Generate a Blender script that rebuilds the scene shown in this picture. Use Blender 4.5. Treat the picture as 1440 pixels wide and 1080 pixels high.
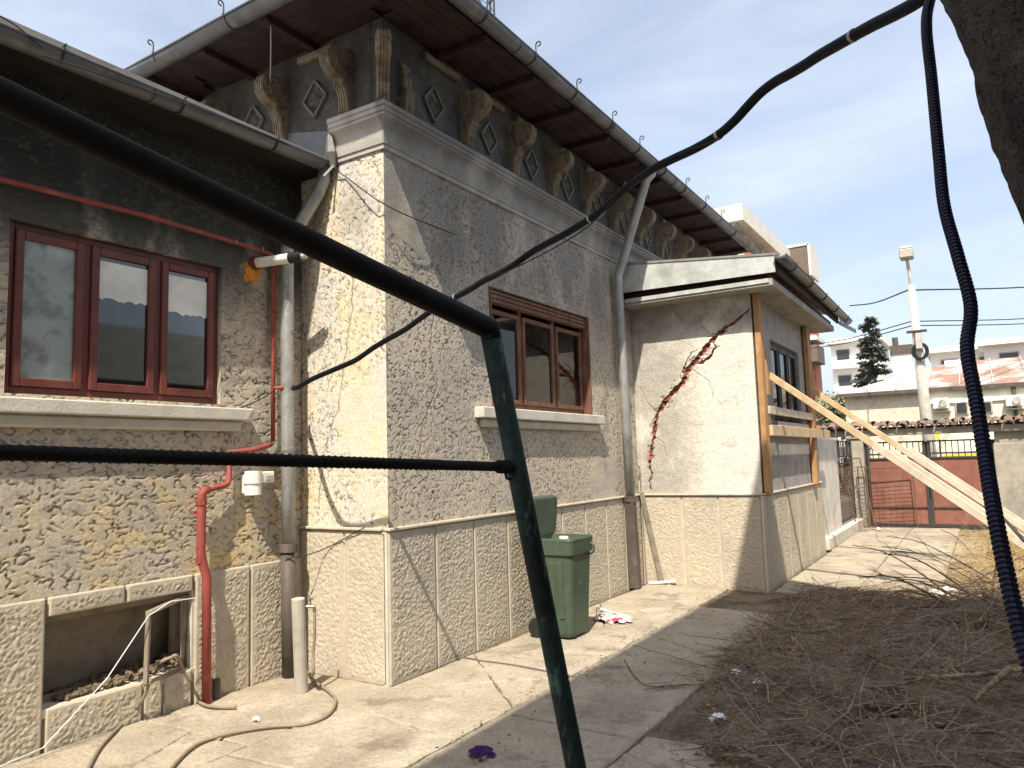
import bpy, bmesh, math, random
import numpy as np
from mathutils import Vector, Matrix
R = math.radians
random.seed(7)
rng = np.random.default_rng(11)
for o in list(bpy.data.objects): bpy.data.objects.remove(o)
scn = bpy.context.scene
col = scn.collection

# ------------------------------------------------------------ camera
PW, PH, FPX = 1440, 1080, 1055.84
CAM = Vector((-4.3442, -3.8542, 1.6))
CR = Vector((0.53263333, -0.84583646, -0.02936701))
CU = Vector((-0.06977739, -0.07846721, 0.99447173))
CF = Vector((0.84346479, 0.52763963, 0.10081451))
cd = bpy.data.cameras.new('camera'); cam = bpy.data.objects.new('camera', cd); col.objects.link(cam)
cam.matrix_world = Matrix(((CR.x, CU.x, -CF.x, CAM.x), (CR.y, CU.y, -CF.y, CAM.y), (CR.z, CU.z, -CF.z, CAM.z), (0, 0, 0, 1)))
cd.sensor_width = 36; cd.lens = 36 * FPX / PW; cd.clip_start = 0.05; cd.clip_end = 3000
scn.camera = cam

# ------------------------------------------------------------ sky, sun, exposure
SUN = Vector((2.6, 1.0, -3.9)).normalized()
w = bpy.data.worlds.new('World'); scn.world = w; w.use_nodes = True
nt = w.node_tree; nt.nodes.clear()
def wn(t, **k):
    n = nt.nodes.new(t)
    for a, b in k.items(): setattr(n, a, b)
    return n
out = wn('ShaderNodeOutputWorld'); bg = wn('ShaderNodeBackground')
sky = wn('ShaderNodeTexSky', sky_type='NISHITA', sun_disc=False)
sky.sun_elevation = math.asin(-SUN.z); sky.sun_rotation = math.atan2(-SUN.x, -SUN.y)
sky.air_density = 1.0; sky.dust_density = 3.0; sky.ozone_density = 1.3
tc = wn('ShaderNodeTexCoord'); mp = wn('ShaderNodeMapping'); mp.inputs['Scale'].default_value = (1.4, 1.1, 4.2)
mp.inputs['Rotation'].default_value = (0.25, 0.1, 0.5)
no = wn('ShaderNodeTexNoise'); no.inputs['Scale'].default_value = 1.6; no.inputs['Detail'].default_value = 7; no.inputs['Roughness'].default_value = .58; no.inputs['Distortion'].default_value = .7
mr = wn('ShaderNodeMapRange'); mr.interpolation_type = 'SMOOTHSTEP'
for i, v in ((1, .30), (2, .80), (3, 0.30), (4, .68)): mr.inputs[i].default_value = v
mx = wn('ShaderNodeMix', data_type='RGBA'); mx.inputs[7].default_value = (4.9, 5.25, 5.75, 1)
L = nt.links
L.new(tc.outputs['Generated'], mp.inputs['Vector']); L.new(mp.outputs[0], no.inputs['Vector']); L.new(no.outputs['Fac'], mr.inputs[0])
L.new(mr.outputs[0], mx.inputs[0]); L.new(sky.outputs[0], mx.inputs[6]); L.new(mx.outputs[2], bg.inputs[0]); L.new(bg.outputs[0], out.inputs[0])
bg.inputs[1].default_value = 0.128
sl = bpy.data.lights.new('sun', 'SUN'); sl.energy = 4.3; sl.angle = R(.5); sl.color = (1, .91, .76)
so = bpy.data.objects.new('sun', sl); col.objects.link(so); so.rotation_euler = SUN.to_track_quat('-Z', 'Y').to_euler(); so.location = (-8, -5, 20)
vs = scn.view_settings; vs.view_transform = 'Standard'; vs.look = 'None'; vs.gamma = 1; vs.use_curve_mapping = False
vs.exposure = 0.78

# ------------------------------------------------------------ helpers
def ray(x, y): return CF + CR * ((x - PW / 2) / FPX) - CU * ((y - PH / 2) / FPX)
def at(x, y, d): return CAM + ray(x, y) * d
def on(x, y, ax, v):
    r = ray(x, y); i = 'xyz'.index(ax); return CAM + r * ((v - CAM[i]) / r[i])
OFF = {}
def tag(o, label=None, cat=None, group=None, kind=None):
    if label: o['label'] = label
    if cat: o['category'] = cat
    if group: o['group'] = group
    if kind: o['kind'] = kind
    return o
def thing(name, loc, label, cat, group=None):
    o = bpy.data.objects.new(name, None); o.empty_display_size = .2; col.objects.link(o); o.location = loc
    OFF[o] = Vector(loc); return tag(o, label, cat, group)
class MB:
    def __init__(s): s.V = []; s.F = []; s.I = []
    def add(s, vs_, fs, mi=0):
        b = len(s.V); s.V += [tuple(v) for v in vs_]
        for f in fs: s.F.append(tuple(b + i for i in f)); s.I.append(mi)
        return s
    def quad(s, *p, mi=0): return s.add(p, [tuple(range(len(p)))], mi)
    def box(s, c, d, rot=None, ch=0.0, mi=0):
        c = Vector(c); h = Vector(d) / 2; ch = min(ch, min(h) * .9)
        M3 = rot if rot is not None else Matrix.Identity(3)
        sg = [(-1, -1, -1), (1, -1, -1), (1, 1, -1), (-1, 1, -1), (-1, -1, 1), (1, -1, 1), (1, 1, 1), (-1, 1, 1)]
        if ch <= 0:
            return s.add([c + M3 @ Vector((a * h.x, b * h.y, e * h.z)) for a, b, e in sg],
                         [(3, 2, 1, 0), (4, 5, 6, 7), (0, 1, 5, 4), (1, 2, 6, 5), (2, 3, 7, 6), (3, 0, 4, 7)], mi)
        vs_ = []
        for a, b, e in sg:   # three verts per corner: x-face, y-face, z-face
            vs_.append(Vector((a * h.x, b * (h.y - ch), e * (h.z - ch))))
            vs_.append(Vector((a * (h.x - ch), b * h.y, e * (h.z - ch))))
            vs_.append(Vector((a * (h.x - ch), b * (h.y - ch), e * h.z)))
        X = lambda i: 3 * i; Y = lambda i: 3 * i + 1; Z = lambda i: 3 * i + 2
        fs = [(Z(3), Z(2), Z(1), Z(0)), (Z(4), Z(5), Z(6), Z(7)), (Y(0), Y(1), Y(5), Y(4)), (X(1), X(2), X(6), X(5)), (Y(2), Y(3), Y(7), Y(6)), (X(3), X(0), X(4), X(7))]
        for i, j, A, B in [(0, 1, Y, Z), (1, 2, X, Z), (2, 3, Y, Z), (3, 0, X, Z), (4, 5, Z, Y), (5, 6, Z, X), (6, 7, Z, Y), (7, 4, Z, X), (0, 4, X, Y), (1, 5, Y, X), (2, 6, X, Y), (3, 7, Y, X)]:
            fs.append((A(i), A(j), B(j), B(i)))
        for i in range(8): fs.append((X(i), Y(i), Z(i)) if i in (0, 2, 5, 7) else (Z(i), Y(i), X(i)))
        return s.add([c + M3 @ v for v in vs_], fs, mi)
    def bar(s, a, b, wd, hd, up=(0, 0, 1), ch=0, mi=0):
        a = Vector(a); b = Vector(b); x = (b - a); ln = x.length; x.normalize()
        u = Vector(up); y = u.cross(x)
        if y.length < 1e-4: y = Vector((0, 1, 0)).cross(x)
        y.normalize(); z = x.cross(y)
        return s.box((a + b) / 2, (ln, wd, hd), Matrix((x, y, z)).transposed(), ch, mi)
    def tube(s, pts, r, n=8, caps=True, mi=0):
        pts = [Vector(p) for p in pts]; m = len(pts); rs = r if hasattr(r, '__len__') else [r] * m
        t0 = (pts[1] - pts[0]).normalized(); nn = t0.orthogonal().normalized(); vs_ = []
        for i, p in enumerate(pts):
            t = ((pts[min(i + 1, m - 1)] - pts[max(i - 1, 0)])).normalized()
            nn = (nn - t * nn.dot(t)); nn = nn.normalized() if nn.length > 1e-6 else t.orthogonal().normalized()
            bb = t.cross(nn)
            for k in range(n):
                a = 2 * math.pi * k / n; vs_.append(p + (nn * math.cos(a) + bb * math.sin(a)) * rs[i])
        fs = [(i * n + k, i * n + (k + 1) % n, (i + 1) * n + (k + 1) % n, (i + 1) * n + k) for i in range(m - 1) for k in range(n)]
        if caps: fs += [tuple(reversed(range(n))), tuple((m - 1) * n + k for k in range(n))]
        return s.add(vs_, fs, mi)
    def prism(s, poly, O, U, Vv, N, dep, mi=0):
        O, U, Vv, N = (Vector(q) for q in (O, U, Vv, N)); n = len(poly)
        a = [O + U * p[0] + Vv * p[1] for p in poly]; b = [v + N * dep for v in a]
        return s.add(a + b, [tuple(reversed(range(n))), tuple(range(n, 2 * n))] + [(i, (i + 1) % n, n + (i + 1) % n, n + i) for i in range(n)], mi)
    def build(s, name, mat, parent=None, smooth=False, fix=True):
        me = bpy.data.meshes.new(name); off = OFF.get(parent, Vector((0, 0, 0)))
        me.from_pydata([(v[0] - off.x, v[1] - off.y, v[2] - off.z) for v in s.V], [], s.F)
        for m in (mat if isinstance(mat, (list, tuple)) else [mat]): me.materials.append(m)
        me.polygons.foreach_set('material_index', s.I)
        if smooth: me.polygons.foreach_set('use_smooth', [True] * len(s.F))
        if fix:
            bm = bmesh.new(); bm.from_mesh(me); bmesh.ops.recalc_face_normals(bm, faces=bm.faces); bm.to_mesh(me); bm.free()
        me.update()
        o = bpy.data.objects.new(name, me); col.objects.link(o)
        if parent: o.parent = parent; OFF[o] = off
        else: OFF[o] = Vector((0, 0, 0))
        return o
def copy_of(o, parent, delta):
    c = o.copy(); col.objects.link(c); c.parent = parent; c.location = Vector(o.location) + Vector(delta)
    OFF[c] = OFF[o]; return c
def spline(P, n=8):
    P = [Vector(p) for p in P]; P = [P[0] * 2 - P[1]] + P + [P[-1] * 2 - P[-2]]; o = []
    for i in range(1, len(P) - 2):
        for k in range(n):
            t = k / n; a, b, c, d = P[i - 1:i + 3]
            o.append(.5 * ((2 * b) + (c - a) * t + (2 * a - 5 * b + 4 * c - d) * t * t + (3 * b - a - 3 * c + d) * t ** 3))
    return o + [P[-2]]
# vectorised gradient noise
PERM = rng.permutation(512); GA = rng.uniform(0, 2 * np.pi, 512); GRX, GRY = np.cos(GA), np.sin(GA)
def pn(x, y, seed=0):
    x = np.asarray(x, float) + seed * 17.31; y = np.asarray(y, float) + seed * 9.77
    xi = np.floor(x).astype(int); yi = np.floor(y).astype(int); fx = x - xi; fy = y - yi
    def g(i, j, dx, dy):
        h = PERM[(PERM[(xi + i) & 511] + yi + j) & 511]; return GRX[h] * dx + GRY[h] * dy
    u = fx ** 3 * (fx * (fx * 6 - 15) + 10); v = fy ** 3 * (fy * (fy * 6 - 15) + 10)
    a = g(0, 0, fx, fy); b = g(1, 0, fx - 1, fy); c = g(0, 1, fx, fy - 1); d = g(1, 1, fx - 1, fy - 1)
    return (a + (b - a) * u) * (1 - v) + (c + (d - c) * u) * v
def sst(x, a, b):
    t = np.clip((x - a) / (b - a), 0, 1); return t * t * (3 - 2 * t)
def brk(a, b, pts, res):
    p = sorted(set([a, b] + [q for q in pts if a < q < b])); o = [a]
    for i in range(len(p) - 1):
        n = max(1, int(round((p[i + 1] - p[i]) / res))); o += list(np.linspace(p[i], p[i + 1], n + 1)[1:])
    return np.array(o)
def grid(name, O, U, Vv, N, u0, u1, v0, v1, res, hfun, holes, mat, parent, reveal=.12, cut=None, mats=None, vein=None):
    """a rough wall face as a dense relief; holes are real openings with reveals"""
    O, U, Vv, N = (np.array(q, float) for q in (O, U, Vv, N))
    us = brk(u0, u1, [h[0] for h in holes] + [h[1] for h in holes], res); vv = brk(v0, v1, [h[2] for h in holes] + [h[3] for h in holes], res)
    UU, VV = np.meshgrid(us, vv); h = hfun(UU, VV); vein = vein or getattr(hfun, 'vein', None)
    P = O + UU[..., None] * U + VV[..., None] * Vv + h[..., None] * N
    ny, nx = UU.shape; idx = np.arange(nx * ny).reshape(ny, nx)
    cu = (us[1:] + us[:-1]) / 2; cv = (vv[1:] + vv[:-1]) / 2; CUu, CVv = np.meshgrid(cu, cv)
    keep = np.ones(CUu.shape, bool)
    for a, b, c, d in holes: keep &= ~((CUu > a) & (CUu < b) & (CVv > c) & (CVv < d))
    if cut is not None: keep &= ~cut(CUu, CVv)
    q = np.stack([idx[:-1, :-1], idx[:-1, 1:], idx[1:, 1:], idx[1:, :-1]], -1)[keep]
    V = P.reshape(-1, 3); ex = []; extra = []
    if cut is not None:
        nv = len(V); mpd = {}
        def back(i):
            if i not in mpd: mpd[i] = nv + len(extra); extra.append(V[i] - N * .05)
            return mpd[i]
        for j in range(ny - 1):
            for i in range(nx - 1):
                if not keep[j, i]:
                    for dj, di, a, b in ((-1, 0, (0, 0), (0, 1)), (1, 0, (1, 0), (1, 1)), (0, -1, (0, 0), (1, 0)), (0, 1, (0, 1), (1, 1))):
                        jj, ii = j + dj, i + di
                        if 0 <= jj < ny - 1 and 0 <= ii < nx - 1 and keep[jj, ii]:
                            A = idx[j + a[0], i + a[1]]; B = idx[j + b[0], i + b[1]]; ex.append((A, B, back(B), back(A)))
    base = len(V) + len(extra); rv = []
    for a, b, c, d in holes:
        cs = [O + U * a + Vv * c, O + U * b + Vv * c, O + U * b + Vv * d, O + U * a + Vv * d]
        rv += cs + [p - N * reveal for p in cs]; k = base + len(rv) - 8
        for i in range(4): ex.append((k + i, k + (i + 1) % 4, k + 4 + (i + 1) % 4, k + 4 + i))
    allv = np.concatenate([V, np.array(extra).reshape(-1, 3), np.array(rv).reshape(-1, 3)]) - np.array(OFF.get(parent, Vector((0, 0, 0))))
    used = np.zeros(len(allv), bool)
    faces = np.concatenate([q.reshape(-1, 4), np.array(ex, int).reshape(-1, 4)]); used[faces] = True
    ren = np.cumsum(used) - 1; allv = allv[used]; faces = ren[faces]
    me = bpy.data.meshes.new(name); me.vertices.add(len(allv)); me.vertices.foreach_set('co', allv.ravel())
    me.loops.add(faces.size); me.loops.foreach_set('vertex_index', faces.ravel().astype(np.int32))
    me.polygons.add(len(faces)); me.polygons.foreach_set('loop_start', np.arange(0, faces.size, 4, dtype=np.int32))
    sm = np.ones(len(faces), bool); sm[len(q):] = False
    me.polygons.foreach_set('use_smooth', sm)
    if vein is not None:
        va = np.zeros(len(used)); va[:UU.size] = vein(UU, VV).ravel(); at_ = me.attributes.new('vein', 'FLOAT', 'POINT'); at_.data.foreach_set('value', va[used].astype(np.float32))
    me.materials.append(mat); me.update(calc_edges=True); me.validate()
    o = bpy.data.objects.new(name, me); col.objects.link(o); o.parent = parent; OFF[o] = OFF.get(parent, Vector((0, 0, 0))); return o

# ------------------------------------------------------------ materials
def pm(name, base, layers=(), rough=.9, metal=0., spec=.3, bump=(), var=.06, vscale=6, trans=0, alpha=1, vein=None):
    """layers: (colour, noise scale, lo, hi, amount, stretch, (axis, a, b) fade)"""
    m = bpy.data.materials.new(name); m.use_nodes = True; t = m.node_tree; b = t.nodes['Principled BSDF']
    geo = t.nodes.new('ShaderNodeNewGeometry'); lk = t.links.new
    sep = t.nodes.new('ShaderNodeSeparateXYZ'); lk(geo.outputs['Position'], sep.inputs[0])
    def noise(sc, st=(1, 1, 1), det=6, seed=0, ro=.6):
        mpn = t.nodes.new('ShaderNodeMapping'); mpn.inputs['Scale'].default_value = st; mpn.inputs['Location'].default_value = (seed * 3.7, seed * 1.9, seed * 5.3)
        lk(geo.outputs['Position'], mpn.inputs[0]); n = t.nodes.new('ShaderNodeTexNoise'); n.inputs['Scale'].default_value = sc
        n.inputs['Detail'].default_value = det; n.inputs['Roughness'].default_value = ro; lk(mpn.outputs[0], n.inputs['Vector']); return n.outputs['Fac']
    def mapr(s, a, b_, c=0., d=1.):
        if a > b_: a, b_, c, d = b_, a, d, c
        n = t.nodes.new('ShaderNodeMapRange'); n.interpolation_type = 'SMOOTHSTEP'
        for i, v in ((1, a), (2, b_), (3, c), (4, d)): n.inputs[i].default_value = v
        lk(s, n.inputs[0]); return n.outputs[0]
    def mul(a, c):
        n = t.nodes.new('ShaderNodeMath'); n.operation = 'MULTIPLY'; lk(a, n.inputs[0])
        if isinstance(c, (int, float)): n.inputs[1].default_value = c
        else: lk(c, n.inputs[1])
        return n.outputs[0]
    cur = t.nodes.new('ShaderNodeRGB'); cur.outputs[0].default_value = (*base, 1); cur = cur.outputs[0]
    for i, ly in enumerate(layers):
        c, sc, lo, hi, amt = ly[:5]; st = ly[5] if len(ly) > 5 and ly[5] else (1, 1, 1)
        f = mul(mapr(noise(sc, st, seed=i + 1), lo, hi), amt)
        for fd in ly[6:]:
            f = mul(f, mapr(sep.outputs['XYZ'.index(fd[0].upper())], fd[1], fd[2]))
        x = t.nodes.new('ShaderNodeMix'); x.data_type = 'RGBA'; lk(f, x.inputs[0]); lk(cur, x.inputs[6]); x.inputs[7].default_value = (*c, 1); cur = x.outputs[2]
    if vein:
        at_ = t.nodes.new('ShaderNodeAttribute'); at_.attribute_name = 'vein'; x = t.nodes.new('ShaderNodeMix'); x.data_type = 'RGBA'; lk(mul(at_.outputs['Fac'], vein[3]), x.inputs[0]); lk(cur, x.inputs[6]); x.inputs[7].default_value = (*vein[:3], 1); cur = x.outputs[2]
    if var:
        f = mapr(noise(vscale, det=8, seed=31), .25, .75, 1 - var * 2.5, 1 + var * 2.5)
        x = t.nodes.new('ShaderNodeVectorMath'); x.operation = 'SCALE'; lk(cur, x.inputs[0]); lk(f, x.inputs['Scale']); cur = x.outputs[0]
    lk(cur, b.inputs['Base Color']); b.inputs['Roughness'].default_value = rough; b.inputs['Metallic'].default_value = metal
    b.inputs['Specular IOR Level'].default_value = spec; b.inputs['Transmission Weight'].default_value = trans
    prev = None
    for i, bp in enumerate(bump):
        sc, dist = bp[:2]; st = bp[2] if len(bp) > 2 else (1, 1, 1)
        n = t.nodes.new('ShaderNodeBump'); n.inputs['Strength'].default_value = 1; n.inputs['Distance'].default_value = dist
        lk(noise(sc, st, det=4, seed=50 + i), n.inputs['Height'])
        if prev: lk(prev, n.inputs['Normal'])
        prev = n.outputs[0]
    if prev: lk(prev, b.inputs['Normal'])
    return m
MT = {}
MT['stucco_side'] = pm('stucco_side', (.66, .60, .49), [((.72, .60, .36), 2.4, .46, .64, .7), ((.58, .56, .53), 2.3, .46, .62, .85, (1, 1, .5)), ((.30, .26, .21), 1.1, .58, .74, .5)], var=.07, vscale=40, bump=[(240, .003), (70, .003)], vein=(.10, .082, .064, .95))
MT['stucco_front'] = pm('stucco_front', (.54, .475, .38), [((.60, .50, .33), 1.3, .50, .70, .6), ((.40, .37, .33), .9, .46, .66, .75), ((.25, .22, .19), 1.9, .60, .72, .6, (1, 1, .6)), ((.52, .49, .44), 3.2, .60, .75, .4), ((.20, .195, .182), 2.0, .30, .58, .84, (1, 1, .45), ('z', 2.7, 3.5))], var=.07, vscale=40, bump=[(240, .003), (70, .003)], vein=(.10, .082, .064, .95))  # last layer: grime on the upper wall, with eave shade put into its colour
MT['stucco_wing'] = pm('stucco_wing', (.52, .46, .37), [((.36, .335, .30), 1.7, .46, .66, .8), ((.62, .49, .25), 3.0, .42, .62, .85, (.8, 1, 1.3), ('z', 1.75, .95)), ((.58, .47, .27), 2.2, .56, .7, .6), ((.38, .35, .31), 6, .5, .65, .6), ((.05, .055, .05), 2.6, .30, .52, .95, (1, 1, .45), ('z', 2.55, 3.2)), ((.022, .026, .024), 5, .2, .42, .95, (1, 1, .3), ('z', 3.1, 3.6))], var=.07, vscale=36, bump=[(240, .003), (60, .004)], vein=(.10, .082, .064, .95))  # two dark upper layers: mould, deepened with eave shade put into the colour
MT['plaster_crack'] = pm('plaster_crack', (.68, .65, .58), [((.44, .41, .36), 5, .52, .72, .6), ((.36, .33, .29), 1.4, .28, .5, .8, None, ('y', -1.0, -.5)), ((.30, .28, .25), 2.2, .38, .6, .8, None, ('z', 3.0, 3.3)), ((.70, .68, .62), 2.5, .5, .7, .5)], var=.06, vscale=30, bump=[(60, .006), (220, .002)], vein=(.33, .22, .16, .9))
MT['plaster_porch'] = pm('plaster_porch', (.34, .32, .29), [((.22, .21, .2), 3, .45, .7, .7), ((.45, .43, .4), 6, .55, .7, .5)], bump=[(60, .006)])
MT['frieze'] = pm('frieze', (.105, .10, .093), [((.055, .056, .056), 2.2, .42, .62, .75), ((.24, .2, .15), 3.1, .58, .74, .6)], var=.08, vscale=15, bump=[(70, .006)])
MT['plinth'] = pm('plinth', (.50, .44, .345), [((.40, .36, .29), 2.3, .45, .7, .7), ((.58, .53, .43), 5, .55, .75, .5), ((.28, .25, .2), 1.6, .6, .75, .5)], var=.05, vscale=28, bump=[(90, .004)])
MT['cement'] = pm('cement', (.56, .53, .46), [((.36, .34, .3), 3, .5, .7, .6), ((.25, .23, .2), 9, .62, .75, .5)], var=.05, bump=[(60, .003)])
MT['cornice'] = pm('cornice', (.42, .405, .37), [((.30, .29, .27), 2.4, .42, .66, .7, (1, 1, .5)), ((.17, .168, .16), 1.6, .22, .50, .88, (1, 1, .4), ('y', .0, -.05)), ((.46, .44, .4), 6, .62, .75, .5)], bump=[(60, .003)])  # y-faded layer darkens the front run: grime plus painted eave shade
MT['bracket'] = pm('bracket', (.26, .215, .155), [((.13, .09, .065), 9, .46, .64, .75), ((.42, .37, .29), 14, .60, .72, .6)], var=.08, vscale=30, bump=[(50, .006)])
MT['wood_dark'] = pm('wood_dark', (.050, .030, .029), [((.026, .018, .018), 4, .45, .65, .8), ((.065, .04, .038), 7, .6, .75, .5)], rough=.8, bump=[(40, .003, (1, .2, 1))])
MT['wood_black'] = pm('wood_black', (.016, .014, .014), [((.03, .025, .024), 4, .5, .7, .6)], rough=.85)
MT['zinc'] = pm('zinc', (.15, .158, .165), [((.095, .097, .10), 3, .48, .68, .7), ((.25, .26, .265), 7, .55, .7, .6)], rough=.5, metal=.3, spec=.5, var=.06, bump=[(25, .002)])
MT['galvanized'] = pm('galvanized', (.33, .335, .33), [((.22, .22, .21), 3, .48, .68, .7), ((.45, .45, .44), 30, .54, .68, .6)], rough=.5, metal=.3, spec=.5, bump=[(25, .002)])
MT['zinc_dark'] = pm('zinc_dark', (.20, .195, .185), [((.12, .115, .11), 4, .48, .68, .7)], rough=.6, metal=.3, bump=[(25, .002)])
MT['boot'] = pm('boot', (.09, .075, .065), [((.15, .13, .11), 6, .5, .7, .6)], rough=.6)
MT['whitemetal'] = pm('whitemetal', (.47, .49, .48), [((.36, .38, .37), 1.6, .45, .66, .8), ((.58, .6, .59), 4, .56, .7, .6), ((.22, .21, .19), 9, .62, .72, .6, (1, 1, .3))], rough=.5, bump=[(5, .012), (30, .002)])
MT['redwood'] = pm('redwood', (.135, .036, .027), [((.17, .058, .04), 6, .5, .7, .6), ((.09, .03, .022), 10, .55, .7, .6)], rough=.5, spec=.4, bump=[(40, .002, (1, 1, .2))])
MT['brownwood'] = pm('brownwood', (.15, .07, .045), [((.26, .15, .10), 14, .48, .66, .7, (3, 3, .25)), ((.06, .035, .028), 9, .52, .7, .7, (2, 2, .3))], rough=.7, bump=[(60, .004, (2, 2, .15))])
MT['darkwood_win'] = pm('darkwood_win', (.045, .047, .05), rough=.6)
MT['room'] = pm('room', (.06, .058, .052), [((.12, .115, .1), 1.2, .5, .7, .6)])
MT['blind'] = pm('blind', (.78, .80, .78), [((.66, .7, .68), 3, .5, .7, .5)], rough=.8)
MT['curtain'] = pm('curtain', (.14, .145, .12), [((.22, .22, .18), 5, .5, .7, .6, (3, 1, .4)), ((.06, .07, .05), 4, .5, .7, .7)])
MT['frosted'] = pm('frosted', (.30, .34, .33), [((.14, .16, .155), 7, .44, .62, .85), ((.42, .46, .45), 3, .55, .7, .6)], rough=.25, spec=.5)
MT['redpipe'] = pm('redpipe', (.27, .062, .05), [((.42, .14, .11), 7, .55, .72, .6), ((.2, .06, .05), 13, .58, .7, .6)], rough=.6, bump=[(60, .002)])
MT['plastic_white'] = pm('plastic_white', (.75, .75, .70), rough=.45)
MT['plastic_black'] = pm('plastic_black', (.012, .012, .014), rough=.45, spec=.4, var=.1)
MT['foam'] = pm('foam', (.62, .25, .04), bump=[(40, .01)])
MT['pipe_grey'] = pm('pipe_grey', (.42, .39, .34), [((.32, .29, .25), 6, .5, .7, .6)], rough=.7)
MT['brass'] = pm('brass', (.3, .26, .18), rough=.4, metal=.8)
MT['hose'] = pm('hose', (.26, .21, .15), [((.18, .14, .1), 9, .5, .7, .6)], rough=.6)
MT['greenpaint'] = pm('greenpaint', (.018, .042, .035), [((.010, .013, .012), 7, .44, .58, .9, (1, 1, .5)), ((.13, .19, .16), 22, .58, .68, .75, (1, 1, .25)), ((.10, .055, .04), 30, .64, .72, .8)], rough=.7, spec=.3, var=.12, vscale=30, bump=[(70, .003)])
MT['rustblack'] = pm('rustblack', (.018, .017, .016), [((.04, .032, .026), 12, .55, .7, .6)], rough=.75, spec=.2, bump=[(120, .002)])
MT['conduit'] = pm('conduit', (.006, .007, .013), rough=.6, spec=.2, var=.1, bump=[(90, .003)])
MT['conduit_blue'] = pm('conduit_blue', (.008, .010, .032), rough=.4, spec=.4, var=.1)
MT['wire'] = pm('wire', (.02, .02, .02), rough=.6)
MT['wire_grey'] = pm('wire_grey', (.35, .34, .32), rough=.5)
MT['timber'] = pm('timber', (.55, .42, .26), [((.46, .31, .17), 3.5, .48, .68, .7, (3, 3, .6)), ((.33, .19, .09), 24, .62, .72, .5, (1, 1, .3))], rough=.8, bump=[(60, .003, (2, 2, .3))])
MT['timber_post'] = pm('timber_post', (.43, .25, .115), [((.33, .17, .075), 4, .48, .68, .7, (3, 3, .4)), ((.55, .33, .14), 6, .58, .72, .6)], rough=.8, bump=[(60, .003, (2, 2, .3))])
MT['timber_pale'] = pm('timber_pale', (.58, .50, .40), [((.48, .38, .27), 4, .48, .68, .7), ((.30, .22, .15), 28, .66, .74, .5)], rough=.85, bump=[(60, .003)])
MT['oldwood'] = pm('oldwood', (.27, .23, .18), [((.16, .13, .1), 8, .48, .66, .7)], bump=[(60, .004)])
MT['bin'] = pm('bin', (.062, .092, .060), [((.095, .125, .09), 5, .55, .75, .6), ((.042, .064, .042), 4, .5, .66, .7, (1, 1, .4)), ((.2, .19, .15), 11, .64, .74, .5)], rough=.5, spec=.4, var=.04)
MT['concrete'] = pm('concrete', (.40, .345, .265), [((.29, .25, .19), 1.1, .42, .64, .8), ((.49, .43, .34), 2.7, .54, .70, .7), ((.19, .155, .115), 3.3, .53, .68, .75), ((.15, .12, .09), .8, .56, .72, .5), ((.24, .2, .155), 17, .56, .70, .55), ((.55, .5, .42), 60, .66, .74, .5)], var=.07, vscale=40, bump=[(7, .02), (30, .01), (140, .004)])
MT['dirt'] = pm('dirt', (.20, .155, .105), [((.075, .06, .045), 3, .45, .62, .8), ((.22, .19, .15), 6, .55, .7, .7), ((.28, .25, .2), 30, .62, .72, .6)], var=.12, vscale=40, bump=[(9, .03), (45, .015)])
MT['asphalt'] = pm('asphalt', (.07, .068, .064), var=.08, bump=[(60, .004)])
MT['rustgate'] = pm('rustgate', (.235, .095, .07), [((.30, .16, .12), 2.2, .48, .68, .7, (1, 1, .6)), ((.16, .08, .06), 3, .55, .7, .7), ((.36, .28, .2), 4, .66, .76, .6)], rough=.75)
MT['iron'] = pm('iron', (.05, .05, .05), [((.1, .07, .05), 8, .55, .7, .5)], rough=.7)
MT['pillar'] = pm('pillar', (.36, .33, .28), [((.24, .23, .2), 2, .45, .68, .7, (1, 1, .5)), ((.46, .43, .37), 5, .58, .72, .6)], bump=[(50, .006)])
MT['whitewash'] = pm('whitewash', (.62, .59, .52), [((.42, .39, .33), 2.5, .5, .7, .6)], bump=[(40, .006)])
MT['tile'] = pm('tile', (.24, .155, .12), [((.13, .11, .095), 5, .42, .62, .85), ((.36, .30, .26), 8, .6, .72, .6)], var=.1, bump=[(40, .006)])
MT['diamond'] = pm('diamond', (.15, .135, .11), [((.06, .055, .05), 22, .46, .58, .9)], bump=[(26, .05)])
MT['cement_dark'] = pm('cement_dark', (.18, .168, .148), [((.13, .125, .115), 6, .48, .66, .7)])
MT['brick'] = pm('brick', (.31, .105, .065), [((.20, .07, .05), 14, .48, .66, .7), ((.42, .3, .24), 20, .62, .72, .6)], bump=[(60, .01)])
MT['mortar'] = pm('mortar', (.10, .085, .075), bump=[(40, .01)])
MT['brick_far'] = pm('brick_far', (.47, .20, .13), [((.56, .30, .22), 1.3, .5, .7, .6)])
MT['render_pale'] = pm('render_pale', (.70, .67, .60), [((.58, .54, .47), .8, .5, .7, .6)])
MT['render_white'] = pm('render_white', (.80, .79, .76), var=.02)
MT['render_yellow'] = pm('render_yellow', (.78, .73, .56), var=.03)
MT['render_stained'] = pm('render_stained', (.62, .55, .44), [((.40, .33, .25), 1.4, .52, .68, .7), ((.74, .69, .6), .7, .5, .7, .6)], bump=[(12, .02)])
MT['brownpanel'] = pm('brownpanel', (.16, .125, .10))
MT['roof_rust'] = pm('roof_rust', (.29, .18, .14), [((.46, .44, .41), .9, .46, .58, .85)], rough=.6)
MT['roof_pale'] = pm('roof_pale', (.44, .42, .39), [((.38, .28, .22), 1.2, .54, .66, .6)], rough=.6)
MT['roof_red'] = pm('roof_red', (.40, .10, .07))
MT['sheet'] = pm('sheet', (.26, .25, .24), [((.2, .13, .1), 2, .5, .7, .6)], rough=.6, metal=.2)
MT['glassdark'] = pm('glassdark', (.03, .035, .04), rough=.12, spec=.6)
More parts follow.
